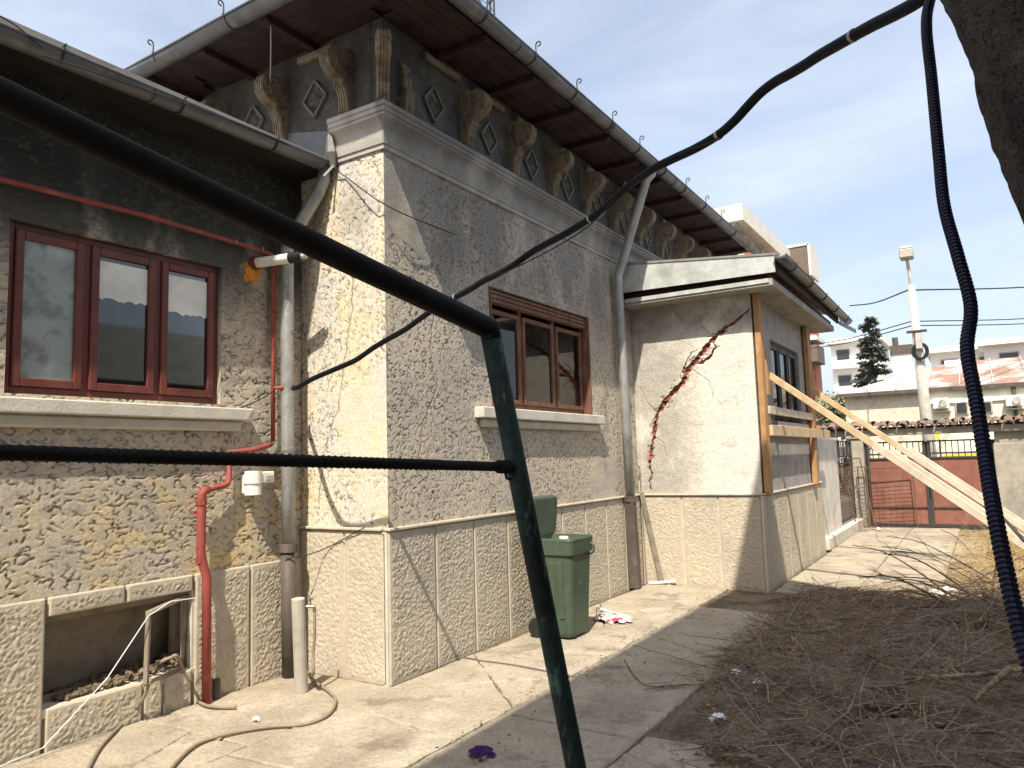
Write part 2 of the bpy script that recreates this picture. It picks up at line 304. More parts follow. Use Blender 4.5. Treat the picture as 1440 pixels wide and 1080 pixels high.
MT['bark'] = pm('bark', (.075, .065, .058), [((.035, .03, .028), 14, .45, .62, .85, (1, 1, .5)), ((.14, .125, .11), 9, .56, .7, .6)], bump=[(26, .05, (1, 1, .4)), (80, .015)])
MT['twig'] = pm('twig', (.25, .175, .105), [((.38, .295, .20), 9, .5, .66, .8), ((.07, .05, .036), 7, .5, .64, .8)], var=.15, vscale=30)
MT['twig_pale'] = pm('twig_pale', (.28, .23, .18), [((.16, .12, .09), 9, .5, .66, .8)])
MT['straw'] = pm('straw', (.44, .33, .16), [((.30, .2, .1), 6, .5, .66, .8), ((.55, .45, .26), 9, .56, .7, .7)])
MT['grass'] = pm('grass', (.13, .14, .05), [((.22, .2, .1), 9, .5, .66, .8)])
MT['needles'] = pm('needles', (.085, .10, .085), [((.13, .145, .125), 2, .5, .7, .7)], var=.12)
MT['leaves'] = pm('leaves', (.19, .20, .11), [((.28, .28, .17), 3, .5, .7, .7)])
MT['cloth_white'] = pm('cloth_white', (.76, .74, .74), var=.05)
MT['cloth_red'] = pm('cloth_red', (.42, .06, .09), [((.66, .58, .56), 9, .42, .5, .95)])
MT['cloth_purple'] = pm('cloth_purple', (.09, .025, .16), [((.05, .015, .09), 20, .5, .65, .7)], bump=[(60, .02)])
MT['cloth_maroon'] = pm('cloth_maroon', (.07, .02, .035), bump=[(60, .02)])
MT['yellow'] = pm('yellow', (.75, .68, .05), rough=.5)
MT['carpaint'] = pm('carpaint', (.70, .58, .06), rough=.3, spec=.5, var=.02)
MT['rubber'] = pm('rubber', (.02, .02, .02), rough=.8)
MT['mesh_rust'] = pm('mesh_rust', (.13, .085, .06), rough=.8)
MT['polecon'] = pm('polecon', (.48, .46, .42), [((.36, .34, .31), 2, .5, .7, .6)])
def glass_mat():
    m = bpy.data.materials.new('window_glass'); m.use_nodes = True; t = m.node_tree; t.nodes.clear()
    o = t.nodes.new('ShaderNodeOutputMaterial'); g = t.nodes.new('ShaderNodeBsdfGlossy'); g.inputs['Roughness'].default_value = .03
    tr = t.nodes.new('ShaderNodeBsdfTransparent'); tr.inputs[0].default_value = (.82, .86, .84, 1); f = t.nodes.new('ShaderNodeFresnel'); f.inputs[0].default_value = 1.6
    x = t.nodes.new('ShaderNodeMixShader'); t.links.new(f.outputs[0], x.inputs[0]); t.links.new(tr.outputs[0], x.inputs[1]); t.links.new(g.outputs[0], x.inputs[2]); t.links.new(x.outputs[0], o.inputs[0]); return m
MT['glass'] = glass_mat()
X3, Y3, Z3 = Vector((1, 0, 0)), Vector((0, 1, 0)), Vector((0, 0, 1))

# dimensions taken from the photograph
ZP = 1.12; XB = 4.845; YD = -1.565; XE = 8.52; YA = .93; ZC = 4.10; ZF = 4.42; ZS = 5.16; OV = .57; ZCP = .874

# ------------------------------------------------------------ ground
g = MB(); g.quad((-300, -300, -.03), (300, -300, -.03), (300, 300, -.03), (-300, 300, -.03))
tag(g.build('ground', MT['dirt']), 'bare brown earth of the yard under the paving', 'ground', kind='structure')
g = MB(); g.quad((14.2, -200, -.018), (21.5, -200, -.018), (21.5, 200, -.018), (14.2, 200, -.018))
tag(g.build('road', MT['asphalt']), 'grey asphalt street beyond the red gate', 'road', kind='structure')
pav = thing('pavement', (0, 0, 0), 'cracked grey concrete slabs paving the yard beside the house', 'pavement'); pav['kind'] = 'structure'
def clip(poly, n, d):          # keep p.n <= d
    o = []
    for i in range(len(poly)):
        a, b = poly[i], poly[(i + 1) % len(poly)]; fa = a[0] * n[0] + a[1] * n[1] - d; fb = b[0] * n[0] + b[1] * n[1] - d
        if fa <= 0: o.append(a)
        if fa * fb < 0: t = fa / (fa - fb); o.append((a[0] + (b[0] - a[0]) * t, a[1] + (b[1] - a[1]) * t))
    return o
def inset(poly, e):
    cx = sum(p[0] for p in poly) / len(poly); cy = sum(p[1] for p in poly) / len(poly); o = []
    for p in poly:
        d = math.hypot(p[0] - cx, p[1] - cy); k = max(0, 1 - e * 1.3 / max(d, .01)); o.append((cx + (p[0] - cx) * k, cy + (p[1] - cy) * k))
    return o
def rough_poly(poly, st=.09, amp=.006):
    o = []
    for i in range(len(poly)):
        a, b = Vector(poly[i]), Vector(poly[(i + 1) % len(poly)]); ln = (b - a).length; n = max(1, int(ln / st)); pr = Vector((-(b - a).y, (b - a).x)) / max(ln, 1e-6)
        for k in range(n):
            q = a + (b - a) * (k / n)
            if k: q += pr * random.uniform(-amp, amp)
            o.append((q.x, q.y))
    return o
def slab(poly, z):
    if len(poly) < 3: return
    a = sum(poly[i][0] * poly[(i + 1) % len(poly)][1] - poly[(i + 1) % len(poly)][0] * poly[i][1] for i in range(len(poly))) / 2
    if abs(a) < .01: return
    p = rough_poly(inset(poly, .008), .07, .009); tz = (random.uniform(-.003, .003), random.uniform(-.003, .003))
    cx = sum(q[0] for q in p) / len(p); cy = sum(q[1] for q in p) / len(p)
    m = MB(); top = inset(p, .010); n = len(p); zz = lambda q, z0: (q[0], q[1], z0 + (q[0] - cx) * tz[0] + (q[1] - cy) * tz[1])
    m.add([zz(q, z) for q in top] + [zz(q, z - .010) for q in p] + [(q[0], q[1], -.08) for q in p],
          [tuple(range(n))] + [(i, n + i, n + (i + 1) % n, (i + 1) % n) for i in range(n)] + [(n + i, 2 * n + i, 2 * n + (i + 1) % n, n + (i + 1) % n) for i in range(n)])
    m.build('slab', MT['concrete'], pav)
def lay(x0, x1, y0, y1, sx, sy, skip=None):
    nx = max(1, round((x1 - x0) / sx)); ny = max(1, round((y1 - y0) / sy))
    px = [[(x0 + (x1 - x0) * i / nx + (random.uniform(-.05, .05) if 0 < i < nx else 0), y0 + (y1 - y0) * j / ny + (random.uniform(-.025, .025) if 0 < j < ny else 0)) for i in range(nx + 1)] for j in range(ny + 1)]
    for j in range(ny):
        for i in range(nx):
            q = [px[j][i], px[j][i + 1], px[j + 1][i + 1], px[j + 1][i]]; cx = sum(p[0] for p in q) / 4; cy = sum(p[1] for p in q) / 4
            if skip and skip(cx, cy): continue
            ps = [q]
            for _ in range(random.choice((0, 0, 1, 1, 2))):
                a = random.uniform(0, math.pi); nn = (math.cos(a), math.sin(a)); d = cx * nn[0] + cy * nn[1] + random.uniform(-.25, .25)
                ps = [r for p in ps for r in (clip(p, nn, d), clip(p, (-nn[0], -nn[1]), -d)) if len(r) > 2]
            z = random.uniform(-.004, .004)
            for p in ps: slab(p, z + random.uniform(-.003, .003))
lay(-5.2, -.06, -.10, .90, 1.25, .95)
lay(-5.2, 4.80, -1.12, -.10, 1.2, 1.0)
lay(-5.2, 4.80, -2.05, -1.12, 1.3, .95, lambda x, y: x > 2.6 and random.random() < .3)
lay(-3.5, 1.0, -2.9, -2.05, 1.1, .85, lambda x, y: random.random() < .25)
lay(4.82, 13.0, -3.3, -1.62, 1.25, .85); lay(4.82, 12.6, -3.75, -3.3, 1.1, .45, lambda x, y: random.random() < .45)
lay(8.95, 13.0, -1.62, -1.50, 4, .12)

# ------------------------------------------------------------ the house
HL = 'weathered single-storey house with cracked porch wall, rough beige plaster and bracketed eaves'
house = thing('house', (0, 0, 0), HL, 'house')
def edge_fade(U_, V_, u0, u1, v0, v1, e=.025):
    return np.minimum.reduce([sst(U_ - u0, 0, e), sst(u1 - U_, 0, e), sst(V_ - v0, 0, e), sst(v1 - V_, 0, e)])
def veins(a, b, seed, wd, mask=None, cr=None):
    """dirt-filled crackle of the old plaster: short broken lines"""
    def f(U_, V_):
        uu = U_ + .35 * a * pn(U_ / (a * .8), V_ / (b * .8), seed + 13); vv = V_ + .35 * b * pn(U_ / (a * .8), V_ / (b * .8), seed + 14)
        n = pn(uu / a, vv / b, seed) + .22 * pn(2.7 * uu / a, 2.7 * vv / b, seed + 3)
        m = sst(pn(U_ / (a * 1.1), V_ / (b * 1.1), seed + 7), -.20, .04) * (.68 + .32 * sst(pn(U_ / .35, V_ / .3, seed + 8), -.30, .10))
        c = np.exp(-(n / wd) ** 2) * m
        if mask is not None: c = c * (1 - mask(U_, V_))
        if cr is not None: c = np.maximum(c, cr(U_, V_))
        return c
    return f
def stucco(a, b, seed, amp=.010, wd=.11, mask=None, ext=None, cr=None):
    vf = veins(a, b, seed, wd, mask, cr)
    def f(U_, V_):
        h = -amp * vf(U_, V_) + .0022 * pn(U_ / (a * 2.3), V_ / (b * 1.7), seed + 11) + .0009 * pn(U_ / .016, V_ / .014, seed + 5) + .006 * pn(U_ / .6, V_ / .5, seed + 1)
        if mask is not None: k = mask(U_, V_); h = h + .0025 * k
        if ext: h *= edge_fade(U_, V_, *ext)
        return h
    f.vein = vf; return f
def hair(P, wd_=.004):
    P = [(a, b, wd_) for a, b in P]
    def f(U_, V_):
        d = np.full(U_.shape, 9.); uu = U_ + .03 * pn(U_ / .09, V_ / .09, 61); vv = V_ + .03 * pn(U_ / .09, V_ / .09, 62)
        for (a0, b0, w0), (a1, b1, w1) in zip(P[:-1], P[1:]):
            dx, dy = a1 - a0, b1 - b0; t = np.clip(((uu - a0) * dx + (vv - b0) * dy) / (dx * dx + dy * dy), 0, 1)
            d = np.minimum(d, np.hypot(uu - a0 - t * dx, vv - b0 - t * dy))
        return np.exp(-(d / wd_) ** 2)
    return f
# --- side wall of the corner (faces -x), u = y
def mA(U_, V_):
    n = pn(U_ / .14, V_ / .14, 21) * .22
    return np.maximum(sst(.42 - np.hypot((U_ - .16) / 1.0, (V_ - 1.95) / 1.05) + n, 0, .06), sst(.2 - np.hypot((U_ - .12), (V_ - 1.3)) + n, 0, .05) * .6)
grid('wall', (0, 0, 0), Y3, Z3, -X3, 0, YA, ZP - .02, ZC + .05, .0068, stucco(.050, .050, 1, .0045, wd=.075, mask=mA, cr=hair([(.33, 3.3), (.36, 2.8), (.45, 2.4), (.52, 2.05), (.68, 1.7), (.74, 1.3)], .0055), ext=(0, YA + 1, 0, 9)), [], MT['stucco_side'], house)
# --- long front wall (faces -y), u = x
WB = (1.45, 3.53, 2.09, 3.245)
def mB(U_, V_):
    n = pn(U_ / .2, V_ / .2, 23) * .3
    return np.maximum(sst(.40 - np.maximum(np.abs(U_ - .1) * 1.05, np.abs(V_ - 3.75) * .95) + n * .6, 0, .05), sst(.35 - np.hypot((U_ - 3.85) / 1.3, (V_ - 1.3)) + n, 0, .08) * .85)
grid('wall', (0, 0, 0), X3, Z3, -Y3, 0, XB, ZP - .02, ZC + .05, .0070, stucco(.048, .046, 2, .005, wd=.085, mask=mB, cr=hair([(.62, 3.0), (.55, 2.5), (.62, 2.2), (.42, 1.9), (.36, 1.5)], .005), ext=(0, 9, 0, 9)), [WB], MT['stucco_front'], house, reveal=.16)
# --- wing wall
WC = (-2.242, -.785, 2.075, 3.115)
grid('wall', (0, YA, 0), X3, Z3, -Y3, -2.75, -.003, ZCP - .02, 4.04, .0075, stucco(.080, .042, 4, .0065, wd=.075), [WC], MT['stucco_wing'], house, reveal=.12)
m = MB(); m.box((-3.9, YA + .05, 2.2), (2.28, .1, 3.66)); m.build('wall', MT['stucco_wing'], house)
# --- porch wall with the crack (faces -x), u = y
CK = [(-1.545, 3.345, .007), (-1.40, 3.235, .010), (-1.24, 3.150, .016), (-1.08, 3.03, .028), (-.98, 2.93, .030), (-.86, 2.80, .030), (-.74, 2.68, .034), (-.66, 2.52, .03), (-.50, 2.38, .03), (-.38, 2.24, .034), (-.30, 2.14, .02), (-.255, 1.98, .026), (-.24, 1.85, .022), (-.20, 1.72, .02), (-.19, 1.60, .024), (-.16, 1.47, .013), (-.19, 1.36, .010), (-.15, 1.27, .009), (-.165, 1.16, .006)]
CK2 = [(-.80, 2.74, .010), (-.93, 2.76, .022), (-1.03, 2.82, .022), (-1.10, 2.92, .014), (-1.09, 3.0, .010)]
CK3 = [(-.66, 2.64, .008), (-.72, 2.78, .010), (-.80, 2.88, .008), (-.88, 2.93, .004)]
def crack(P, ks=1.0):
    def f(U_, V_):
        r = np.zeros(U_.shape, bool)
        uu = U_ + .022 * pn(U_ / .06, V_ / .06, 31) + .010 * pn(U_ / .022, V_ / .022, 33); vv = V_ + .022 * pn(U_ / .06, V_ / .06, 32) + .010 * pn(U_ / .02, V_ / .02, 34)
        for (a0, b0, w0), (a1, b1, w1) in zip(P[:-1], P[1:]):
            dx, dy = a1 - a0, b1 - b0; t = np.clip(((uu - a0) * dx + (vv - b0) * dy) / (dx * dx + dy * dy), 0, 1)
            r |= np.hypot(uu - a0 - t * dx, vv - b0 - t * dy) < (w0 + (w1 - w0) * t) * 1.1 * ks * (1 + .7 * pn(U_ / .05, V_ / .05, 37))
        return r
    return f
def allcr(U_, V_): return crack(CK)(U_, V_) | crack(CK2)(U_, V_) | crack(CK3)(U_, V_)
def hD(U_, V_):
    lip = np.maximum(crack(CK, 1.9)(U_, V_) * sst(pn(U_ / .11, V_ / .11, 51), -.05, .1), crack(CK2, 1.6)(U_, V_) * 1.0)
    return -.009 * lip - .008 * hairs(U_, V_) + .0022 * pn(U_ / .03, V_ / .03, 41) + .0035 * pn(U_ / .12, V_ / .1, 43) + .008 * sst(V_ - .001, 3.12, 3.13) * 0 + .012 * sst(-U_, .075, .06) - .004 * sst(-U_, 1.50, 1.515)
def hairs(U_, V_): return np.maximum.reduce([hair([(-.74, 2.68), (-.86, 2.62), (-1.0, 2.5), (-1.04, 2.3)], .005)(U_, V_), hair([(-.30, 2.14), (-.16, 2.3), (-.08, 2.5)], .005)(U_, V_), hair([(-.24, 1.85), (-.36, 1.76), (-.40, 1.6)], .005)(U_, V_), hair([(-1.08, 3.03), (-.95, 3.2), (-.9, 3.4)], .005)(U_, V_)])
hD.vein = lambda U_, V_: np.maximum(hairs(U_, V_) * .9, .75 * crack(CK, 1.9)(U_, V_) * sst(pn(U_ / .11, V_ / .11, 51), -.05, .1))
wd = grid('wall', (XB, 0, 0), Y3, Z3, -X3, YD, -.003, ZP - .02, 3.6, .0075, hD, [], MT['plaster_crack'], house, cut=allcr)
wd['label'] = 'pale smooth porch wall split by a long diagonal crack showing red brick'
m = MB(); m.quad((XB + .11, 0, 1), (XB + .11, YD, 1), (XB + .11, YD, 3.6), (XB + .11, 0, 3.6)); m.build('mortar', MT['mortar'], wd)
bm0 = MB().box((0, 0, 0), (.06, .235, .062), ch=.006).build('brick', MT['brick'], wd); first = True
cz = np.array([c[:2] for c in CK + CK2])
for rI, z in enumerate(np.arange(1.2, 3.4, .075)):
    for y in np.arange(0.05 + (rI % 2) * .125, -1.6, -.25)[0:] if False else [(-.02 - k * .25 - (rI % 2) * .125) for k in range(7)]:
        if y < YD + .12 or y > -.11: continue
        if np.min(np.hypot(np.clip(np.abs(cz[:, 0] - y) - .12, 0, 9), np.clip(np.abs(cz[:, 1] - z) - .04, 0, 9))) > .07: continue
        c = bm0 if first else copy_of(bm0, wd, (0, 0, 0)); first = False
        c.location = (XB + .052 + random.uniform(0, .03), y + random.uniform(-.012, .012), z + random.uniform(-.004, .004)); c.rotation_euler = (random.uniform(-.03, .03), random.uniform(-.06, .06), random.uniform(-.05, .05))
# --- porch long wall (faces -y) with window
WE = (5.72, 7.45, 1.98, 3.08)
grid('wall', (0, YD, 0), X3, Z3, -Y3, XB, XE, ZP - .02, 3.6, .03, lambda U_, V_: .004 * pn(U_ / .12, V_ / .1, 47) * edge_fade(U_, V_, XB, XE, 0, 9), [WE], MT['plaster_porch'], house, reveal=.12)
m = MB(); m.box((XE - .05, -.80, 1.8), (.1, 1.5, 3.4)); m.build('wall', MT['plaster_porch'], house)
# closing walls out of sight
m = MB(); m.box((XB + 2.2, .10, 4.0), (4.3, .14, 2.2)); m.build('wall', MT['frieze'], house)
m = MB(); m.box((9.12, 3.4, 2.6), (.16, 6.7, 5.1)); m.build('wall', MT['frieze'], house)
m = MB(); m.box((4.5, 6.8, 2.6), (9.0, .16, 5.1)); m.build('wall', MT['frieze'], house)
m = MB(); m.box((-5.1, 3.4, 2.0), (.16, 5.0, 3.9)); m.build('wall', MT['frieze'], house)
m = MB(); m.box((-2.5, 5.9, 2.0), (5.0, .16, 3.9)); m.build('wall', MT['frieze'], house)
m = MB(); m.box((.17, 3.9, 2.6), (.14, 5.7, 5.1)); m.build('wall', MT['frieze'], house)
# frieze above the cornice
m = MB(); m.box((4.6, .06, (ZF + ZS) / 2 - .05), (9.2, .12, ZS - ZF + .3)); m.build('frieze', MT['frieze'], house)
m = MB(); m.box((.06, 3.05, (ZF + ZS) / 2 - .05), (.118, 5.85, ZS - ZF + .298)); m.build('frieze', MT['frieze'], house)
# --- plinth panels, each a block of its own
def panel(parent, O, U_, N_, u0, u1, z0, z1, seed, proud=.02, mar=.035, name='plinth_panel'):
    gap = .006; u0 += gap / 2; u1 -= gap / 2
    def h(A, B):
        e = np.minimum.reduce([A - u0, u1 - A, B - z0, z1 - B]); k = sst(e, mar, mar + .012)
        an = A * .85 + B * .5; bn = B * .85 - A * .5
        r = pn(an / .022, bn / .0135, seed) + .35 * pn(an / .05, bn / .04, seed + 2)
        return proud + .0095 * (r + .12) * k - .006 * sst(.012 - e, 0, .012) - (proud + .02) * (e < 1e-6)
    us = [u0 + 1e-5, u0 + .01, u0 + mar, u1 - mar, u1 - .01]
    grid(name, O, U_, Z3, N_, u0, u1, z0, z1, .0088, h, [], MT['plinth'], parent)
def plinth(O, U_, N_, cuts, z0, z1, seed):
    a, b = cuts[0], cuts[-1]; O = Vector(O); N_ = Vector(N_); U_ = Vector(U_)
    m = MB(); m.box(O + U_ * ((a + b) / 2) - N_ * .02 + Z3 * ((z0 + z1) / 2 - .05), [abs(U_[i]) * (b - a) + abs(N_[i]) * .05 + (0, 0, z1 - z0 + .08)[i] for i in range(3)])
    p = m.build('plinth', MT['cement'], house)
    for i in range(len(cuts) - 1): panel(p, O, U_, N_, cuts[i], cuts[i + 1], z0, z1, seed + i)
    return p
plinth((0, 0, 0), X3, -Y3, [-.02, .55, 1.09, 1.63, 2.17, 2.70, 3.24, 3.78, 4.31, XB - .01], -.04, 1.095, 60)
plinth((0, 0, 0), Y3, -X3, [0, .44, YA], -.04, 1.095, 75)
plinth((XB, 0, 0), Y3, -X3, [YD - .0, -1.03, -.571, -.02], -.04, 1.095, 80)
plinth((0, YD, 0), X3, -Y3, [XB - .02, 5.45, 6.05, 6.67, 7.28, 7.9, XE], -.04, 1.095, 85)
for c, d in (((2.41, -.006, 1.107), (4.87, .07, .024)), ((XB - .006, -.79, 1.107), (.07, 1.53, .024)), ((-.006, .48, 1.107), (.07, .88, .024)), ((6.69, YD - .006, 1.107), (3.68, .07, .024))):
    MB().box(c, d, ch=.006).build('plinth_cap', MT['plinth'], house)
pc = MB(); pc.box((-.35, YA + .03, .42), (.68, .04, .90)); pc.box((-2.4, YA + .03, .42), (.86, .04, .90)); pc = pc.build('plinth', MT['cement'], house)
OC = (0, YA, 0)
for i, (a, b, z0, z1) in enumerate([(-.99, -.52, -.04, ZCP), (-.52, -.003, -.04, ZCP), (-2.72, -1.975, -.04, ZCP), (-1.97, -1.49, .752, ZCP), (-1.49, -1.0, .752, ZCP), (-1.97, -1.36, -.04, .235), (-1.36, -1.22, -.04, .235), (-1.22, -1.0, -.04, .235)]):
    panel(pc, OC, X3, -Y3, a, b, z0, z1, 95 + i, proud=.022, mar=.03)
# basement opening: dark recess, timber frame, loose casement
m = MB(); m.box((-1.485, YA + .10, .205), (1.0, .22, .05)); m.box((-1.485, YA + .11, .81), (1.0, .18, .10)); m.box((-1.99, YA + .1, .45), (.03, .2, .62)); m.box((-.985, YA + .1, .45), (.03, .2, .62))
m.build('basement_reveal', MT['cement'], house)
m = MB(); m.box((-1.5, YA + .35, .35), (1.2, .1, 1.0)); m.build('basement_board', MT['oldwood'], house)
bf = MB(); bf.box((-1.485, YA + .155, .725), (.97, .05, .055)); bf.box((-1.955, YA + .155, .48), (.05, .05, .44)); bf.box((-1.03, YA + .155, .48), (.05, .05, .44)); bf.box((-1.485, YA + .155, .245), (.97, .05, .04)); bf = bf.build('basement_frame', MT['oldwood'], house)
p1, p2, p3, p4 = on(209, 862, 'y', .80), on(262, 838, 'y', YA + .06), on(256, 938, 'y', YA + .06), on(205, 962, 'y', .80)
m = MB()
for a, b in ((p1, p2), (p2, p3), (p3, p4), (p4, p1)): m.bar(a, b, .026, .05, up=(.9, .1, .1) if abs((b - a).z) < .2 else (.7, .7, .1), ch=.004)
cs = m.build('casement', MT['oldwood'], bf)
m = MB()
for i in range(260):
    x = random.uniform(-1.85, -1.02); m.box((x, YA + random.uniform(.02, .26), .25 + random.uniform(0, .10) * (x + 1.8)), [random.uniform(.01, .038) for _ in range(3)], Matrix.Rotation(random.uniform(0, 3), 3, 'X') @ Matrix.Rotation(random.uniform(0, 3), 3, 'Z'))
o = m.build('rubble', MT['dirt']); tag(o, 'loose grey rubble heaped in the basement opening', 'rubble', kind='stuff')

# --- cornice with mitred corner, swept along side then front
prof = [(0, ZC - .02), (.025, ZC - .02), (.025, ZC + .015), (.04, ZC + .02), (.045, ZC + .05), (.050, ZC + .09), (.056, ZC + .13), (.070, ZC + .165), (.092, ZC + .188), (.12, ZC + .205), (.135, ZC + .212), (.135, ZC + .235), (.150, ZC + .24), (.150, ZC + .275), (.165, ZC + .28), (.165, ZC + .315), (.0, ZC + .335)]
m = MB(); n = len(prof)
path = [(lambda d: (-d, .50)), (lambda d: (-d, -d)), (lambda d: (9.2, -d))]
prof = [(d * .74, z) for d, z in prof]; vs_ = [(*f(d), z) for f in path for d, z in prof]
m.add(vs_, [(k * n + i, (k + 1) * n + i, (k + 1) * n + i + 1, k * n + i + 1) for k in range(2) for i in range(n - 1)] + [tuple(range(n))])
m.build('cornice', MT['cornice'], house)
# --- brackets
def bracket_poly():
    P = [(0, 0), (.055, 0), (.075, .03), (.082, .10), (.09, .17), (.115, .21), (.135, .225), (.135, .265), (.16, .28)]
    for k in range(9):
        a = R(-70 + k * 22); P.append((.165 + .125 * math.cos(a), .405 + .125 * math.sin(a)))
    P += [(.10, .55), (0, .56)]
    return P
def bracket(dirv, pos, broken=False):
    dv = Vector(dirv).normalized(); sd = Z3.cross(dv); w_ = .105
    P = bracket_poly() if not broken else [(0, 0), (.055, 0), (.075, .03), (.08, .12), (.085, .19), (.05, .24), (.06, .31), (.03, .36), (.05, .41), (0, .47)]
    m = MB(); m.prism(P, Vector(pos) - sd * (w_ / 2), dv, Z3, sd, w_)
    b = m.build('bracket', MT['bracket'], house)
    m = MB()                                      # fluted face: thin ribs following the outline
    for k in (-.36, -.12, .12, .36):
        q = [Vector(pos) + dv * (p[0] + .002) + Z3 * p[1] + sd * (k * w_) for p in P[1:-1]]
        m.tube(q, .0085, 4)
    m.build('flute', MT['bracket'], b)
    if not broken:
        for s_ in (-1, 1):
            m = MB(); c = Vector(pos) + dv * .165 + Z3 * .405 + sd * (s_ * w_ / 2)
            m.tube([c + (dv * math.cos(a) + Z3 * math.sin(a)) * (.098 - a * .0095) for a in np.linspace(0, 9, 26)], .010, 4)
            m.build('volute', MT['bracket'], b)
    return b
zb = ZF + .015
bracket((-1, -1, 0), (0, 0, zb)); bracket((0, -1, 0), (.245, 0, zb), True)
for k in range(10): bracket((0, -1, 0), (1.10 + k * .805, 0, zb))
bracket((-1, 0, 0), (0, .355, zb)); bracket((-1, 0, 0), (0, 1.14, zb)); bracket((-1, 0, 0), (0, 1.93, zb))
def diamond(c, U_, N_):
    m = MB(); c = Vector(c); U_ = Vector(U_); N_ = Vector(N_)
    Q = [c + U_ * a + Z3 * b + N_ * .014 for a, b in ((0, -.16), (.135, 0), (0, .16), (-.135, 0))]
    m.prism([(0, -.13), (.11, 0), (0, .13), (-.11, 0)], c, U_, Z3, N_, .012); d = m.build('diamond_ornament', MT['diamond'], house)
    m = MB()
    for i in range(4): m.bar(Q[i], Q[(i + 1) % 4], .022, .034, up=N_)
    m.build('diamond_frame', MT['cement_dark'], d)
for k in range(-1, 10): diamond((1.50 + k * .805 if k >= 0 else .64, .0, ZF + .285), X3, -Y3)
for y in (.745, 1.53): diamond((0, y, ZF + .285), -Y3, -X3)
# moulding under the soffit, some stretches lost
for a, b in ((.5, 1.0), (1.25, 1.75), (2.0, 2.35), (3.6, 4.2), (4.5, 5.0), (5.3, 5.8), (6.1, 6.6)):
    MB().box(((a + b) / 2, -.03, ZS - .075), (b - a, .06, .06), ch=.012).build('moulding', MT['bracket'], house)
MB().box((-.03, .72, ZS - .075), (.06, .42, .06), ch=.012).build('moulding', MT['bracket'], house)
# --- soffit boards and rafters
sof = MB(); sof.box((4.35, -.30, ZS + .065), (9.75, .56, .02)); sof.box((-.30, 2.9, ZS + .063), (.55, 6.3, .02)); sof = sof.build('soffit', MT['wood_dark'], house)
for i in range(4):
    y = -.07 - i * .138; b = MB()
    for k in range(4): MB().box((-.5 * (i / 4) - .1 + 1.22 + k * 2.36 if k else -.14 * i + 1.15 + .07 * i, y, ZS + .03 + random.uniform(-.003, .003)), (2.34 if k else 2.3 + .14 * i, .131, .02), ch=.003).build('soffit_board', MT['wood_dark'], sof)
    for k in range(3): MB().box((y, 1.05 - .07 * i + k * 2.1 if k else 1.0 - .07 * i, ZS + .03 + random.uniform(-.003, .003)), (.131, 2.08 if k else 2.0 + .14 * i, .02), ch=.003).build('soffit_board', MT['wood_dark'], sof)
for k in range(11): MB().box((.70 + k * .805, -.29, ZS - .012), (.08, .54, .062), ch=.005).build('rafter', MT['wood_dark'], sof)
for k in range(4): MB().box((-.29, .74 + k * .8, ZS - .012), (.54, .08, .062), ch=.005).build('rafter', MT['wood_dark'], sof)
# --- main hipped roof
m = MB(); e = OV + .02; z0, z1 = ZS + .09, 7.1; q = [(-e, -e), (9.35, -e), (9.35, 7.2), (-e, 7.2)]; rd = [(3.2, 3.3), (5.6, 3.3)]
V8 = [(*p, z0) for p in q] + [(*p, z1) for p in rd]
m.add(V8, [(0, 1, 5, 4), (1, 2, 5), (2, 3, 4, 5), (3, 0, 4), (3, 2, 1, 0)]); m.build('roof', MT['sheet'], house)
# --- wing roof, fascia and eave lining
GY, GZ = .575, 4.055
m = MB(); m.prism([(GY - .03, GZ + .06), (3.1, 4.98), (6.2, 3.9), (6.2, 3.86), (3.1, 4.94), (GY - .03, GZ + .02)], (-5.3, 0, 0), Y3, Z3, X3, 5.29); m.build('wing_roof', MT['sheet'], house)
ws = MB(); ws.box((-2.65, .765, GZ - .012), (5.28, .33, .02)); ws = ws.build('wing_soffit', MT['wood_black'], house)
for i in range(3): MB().box((-2.65, .665 + i * .107, GZ - .035), (5.26, .101, .022), ch=.003).build('soffit_board', MT['wood_black'], ws)
m = MB(); a1, a2, a3, a4 = on(395, 183, 'x', -.012), on(470, 183, 'x', -.012), on(474, 232, 'x', -.012), on(330, 186, 'x', -.012)
m.prism([(.50, 4.06), (.50, 4.36), (.98, 4.47), (1.9, 4.62), (1.9, 4.52)], (-.017, 0, 0), Y3, Z3, X3, .014); m.build('flashing', MT['zinc'], house)
m = MB(); m.tube([(-.05, .51, 4.03), (-.07, .50, 4.15), (-.09, .51, 4.40)], [.03, .05, .008], 5); m.build('flashing_cap', MT['zinc_dark'], house)
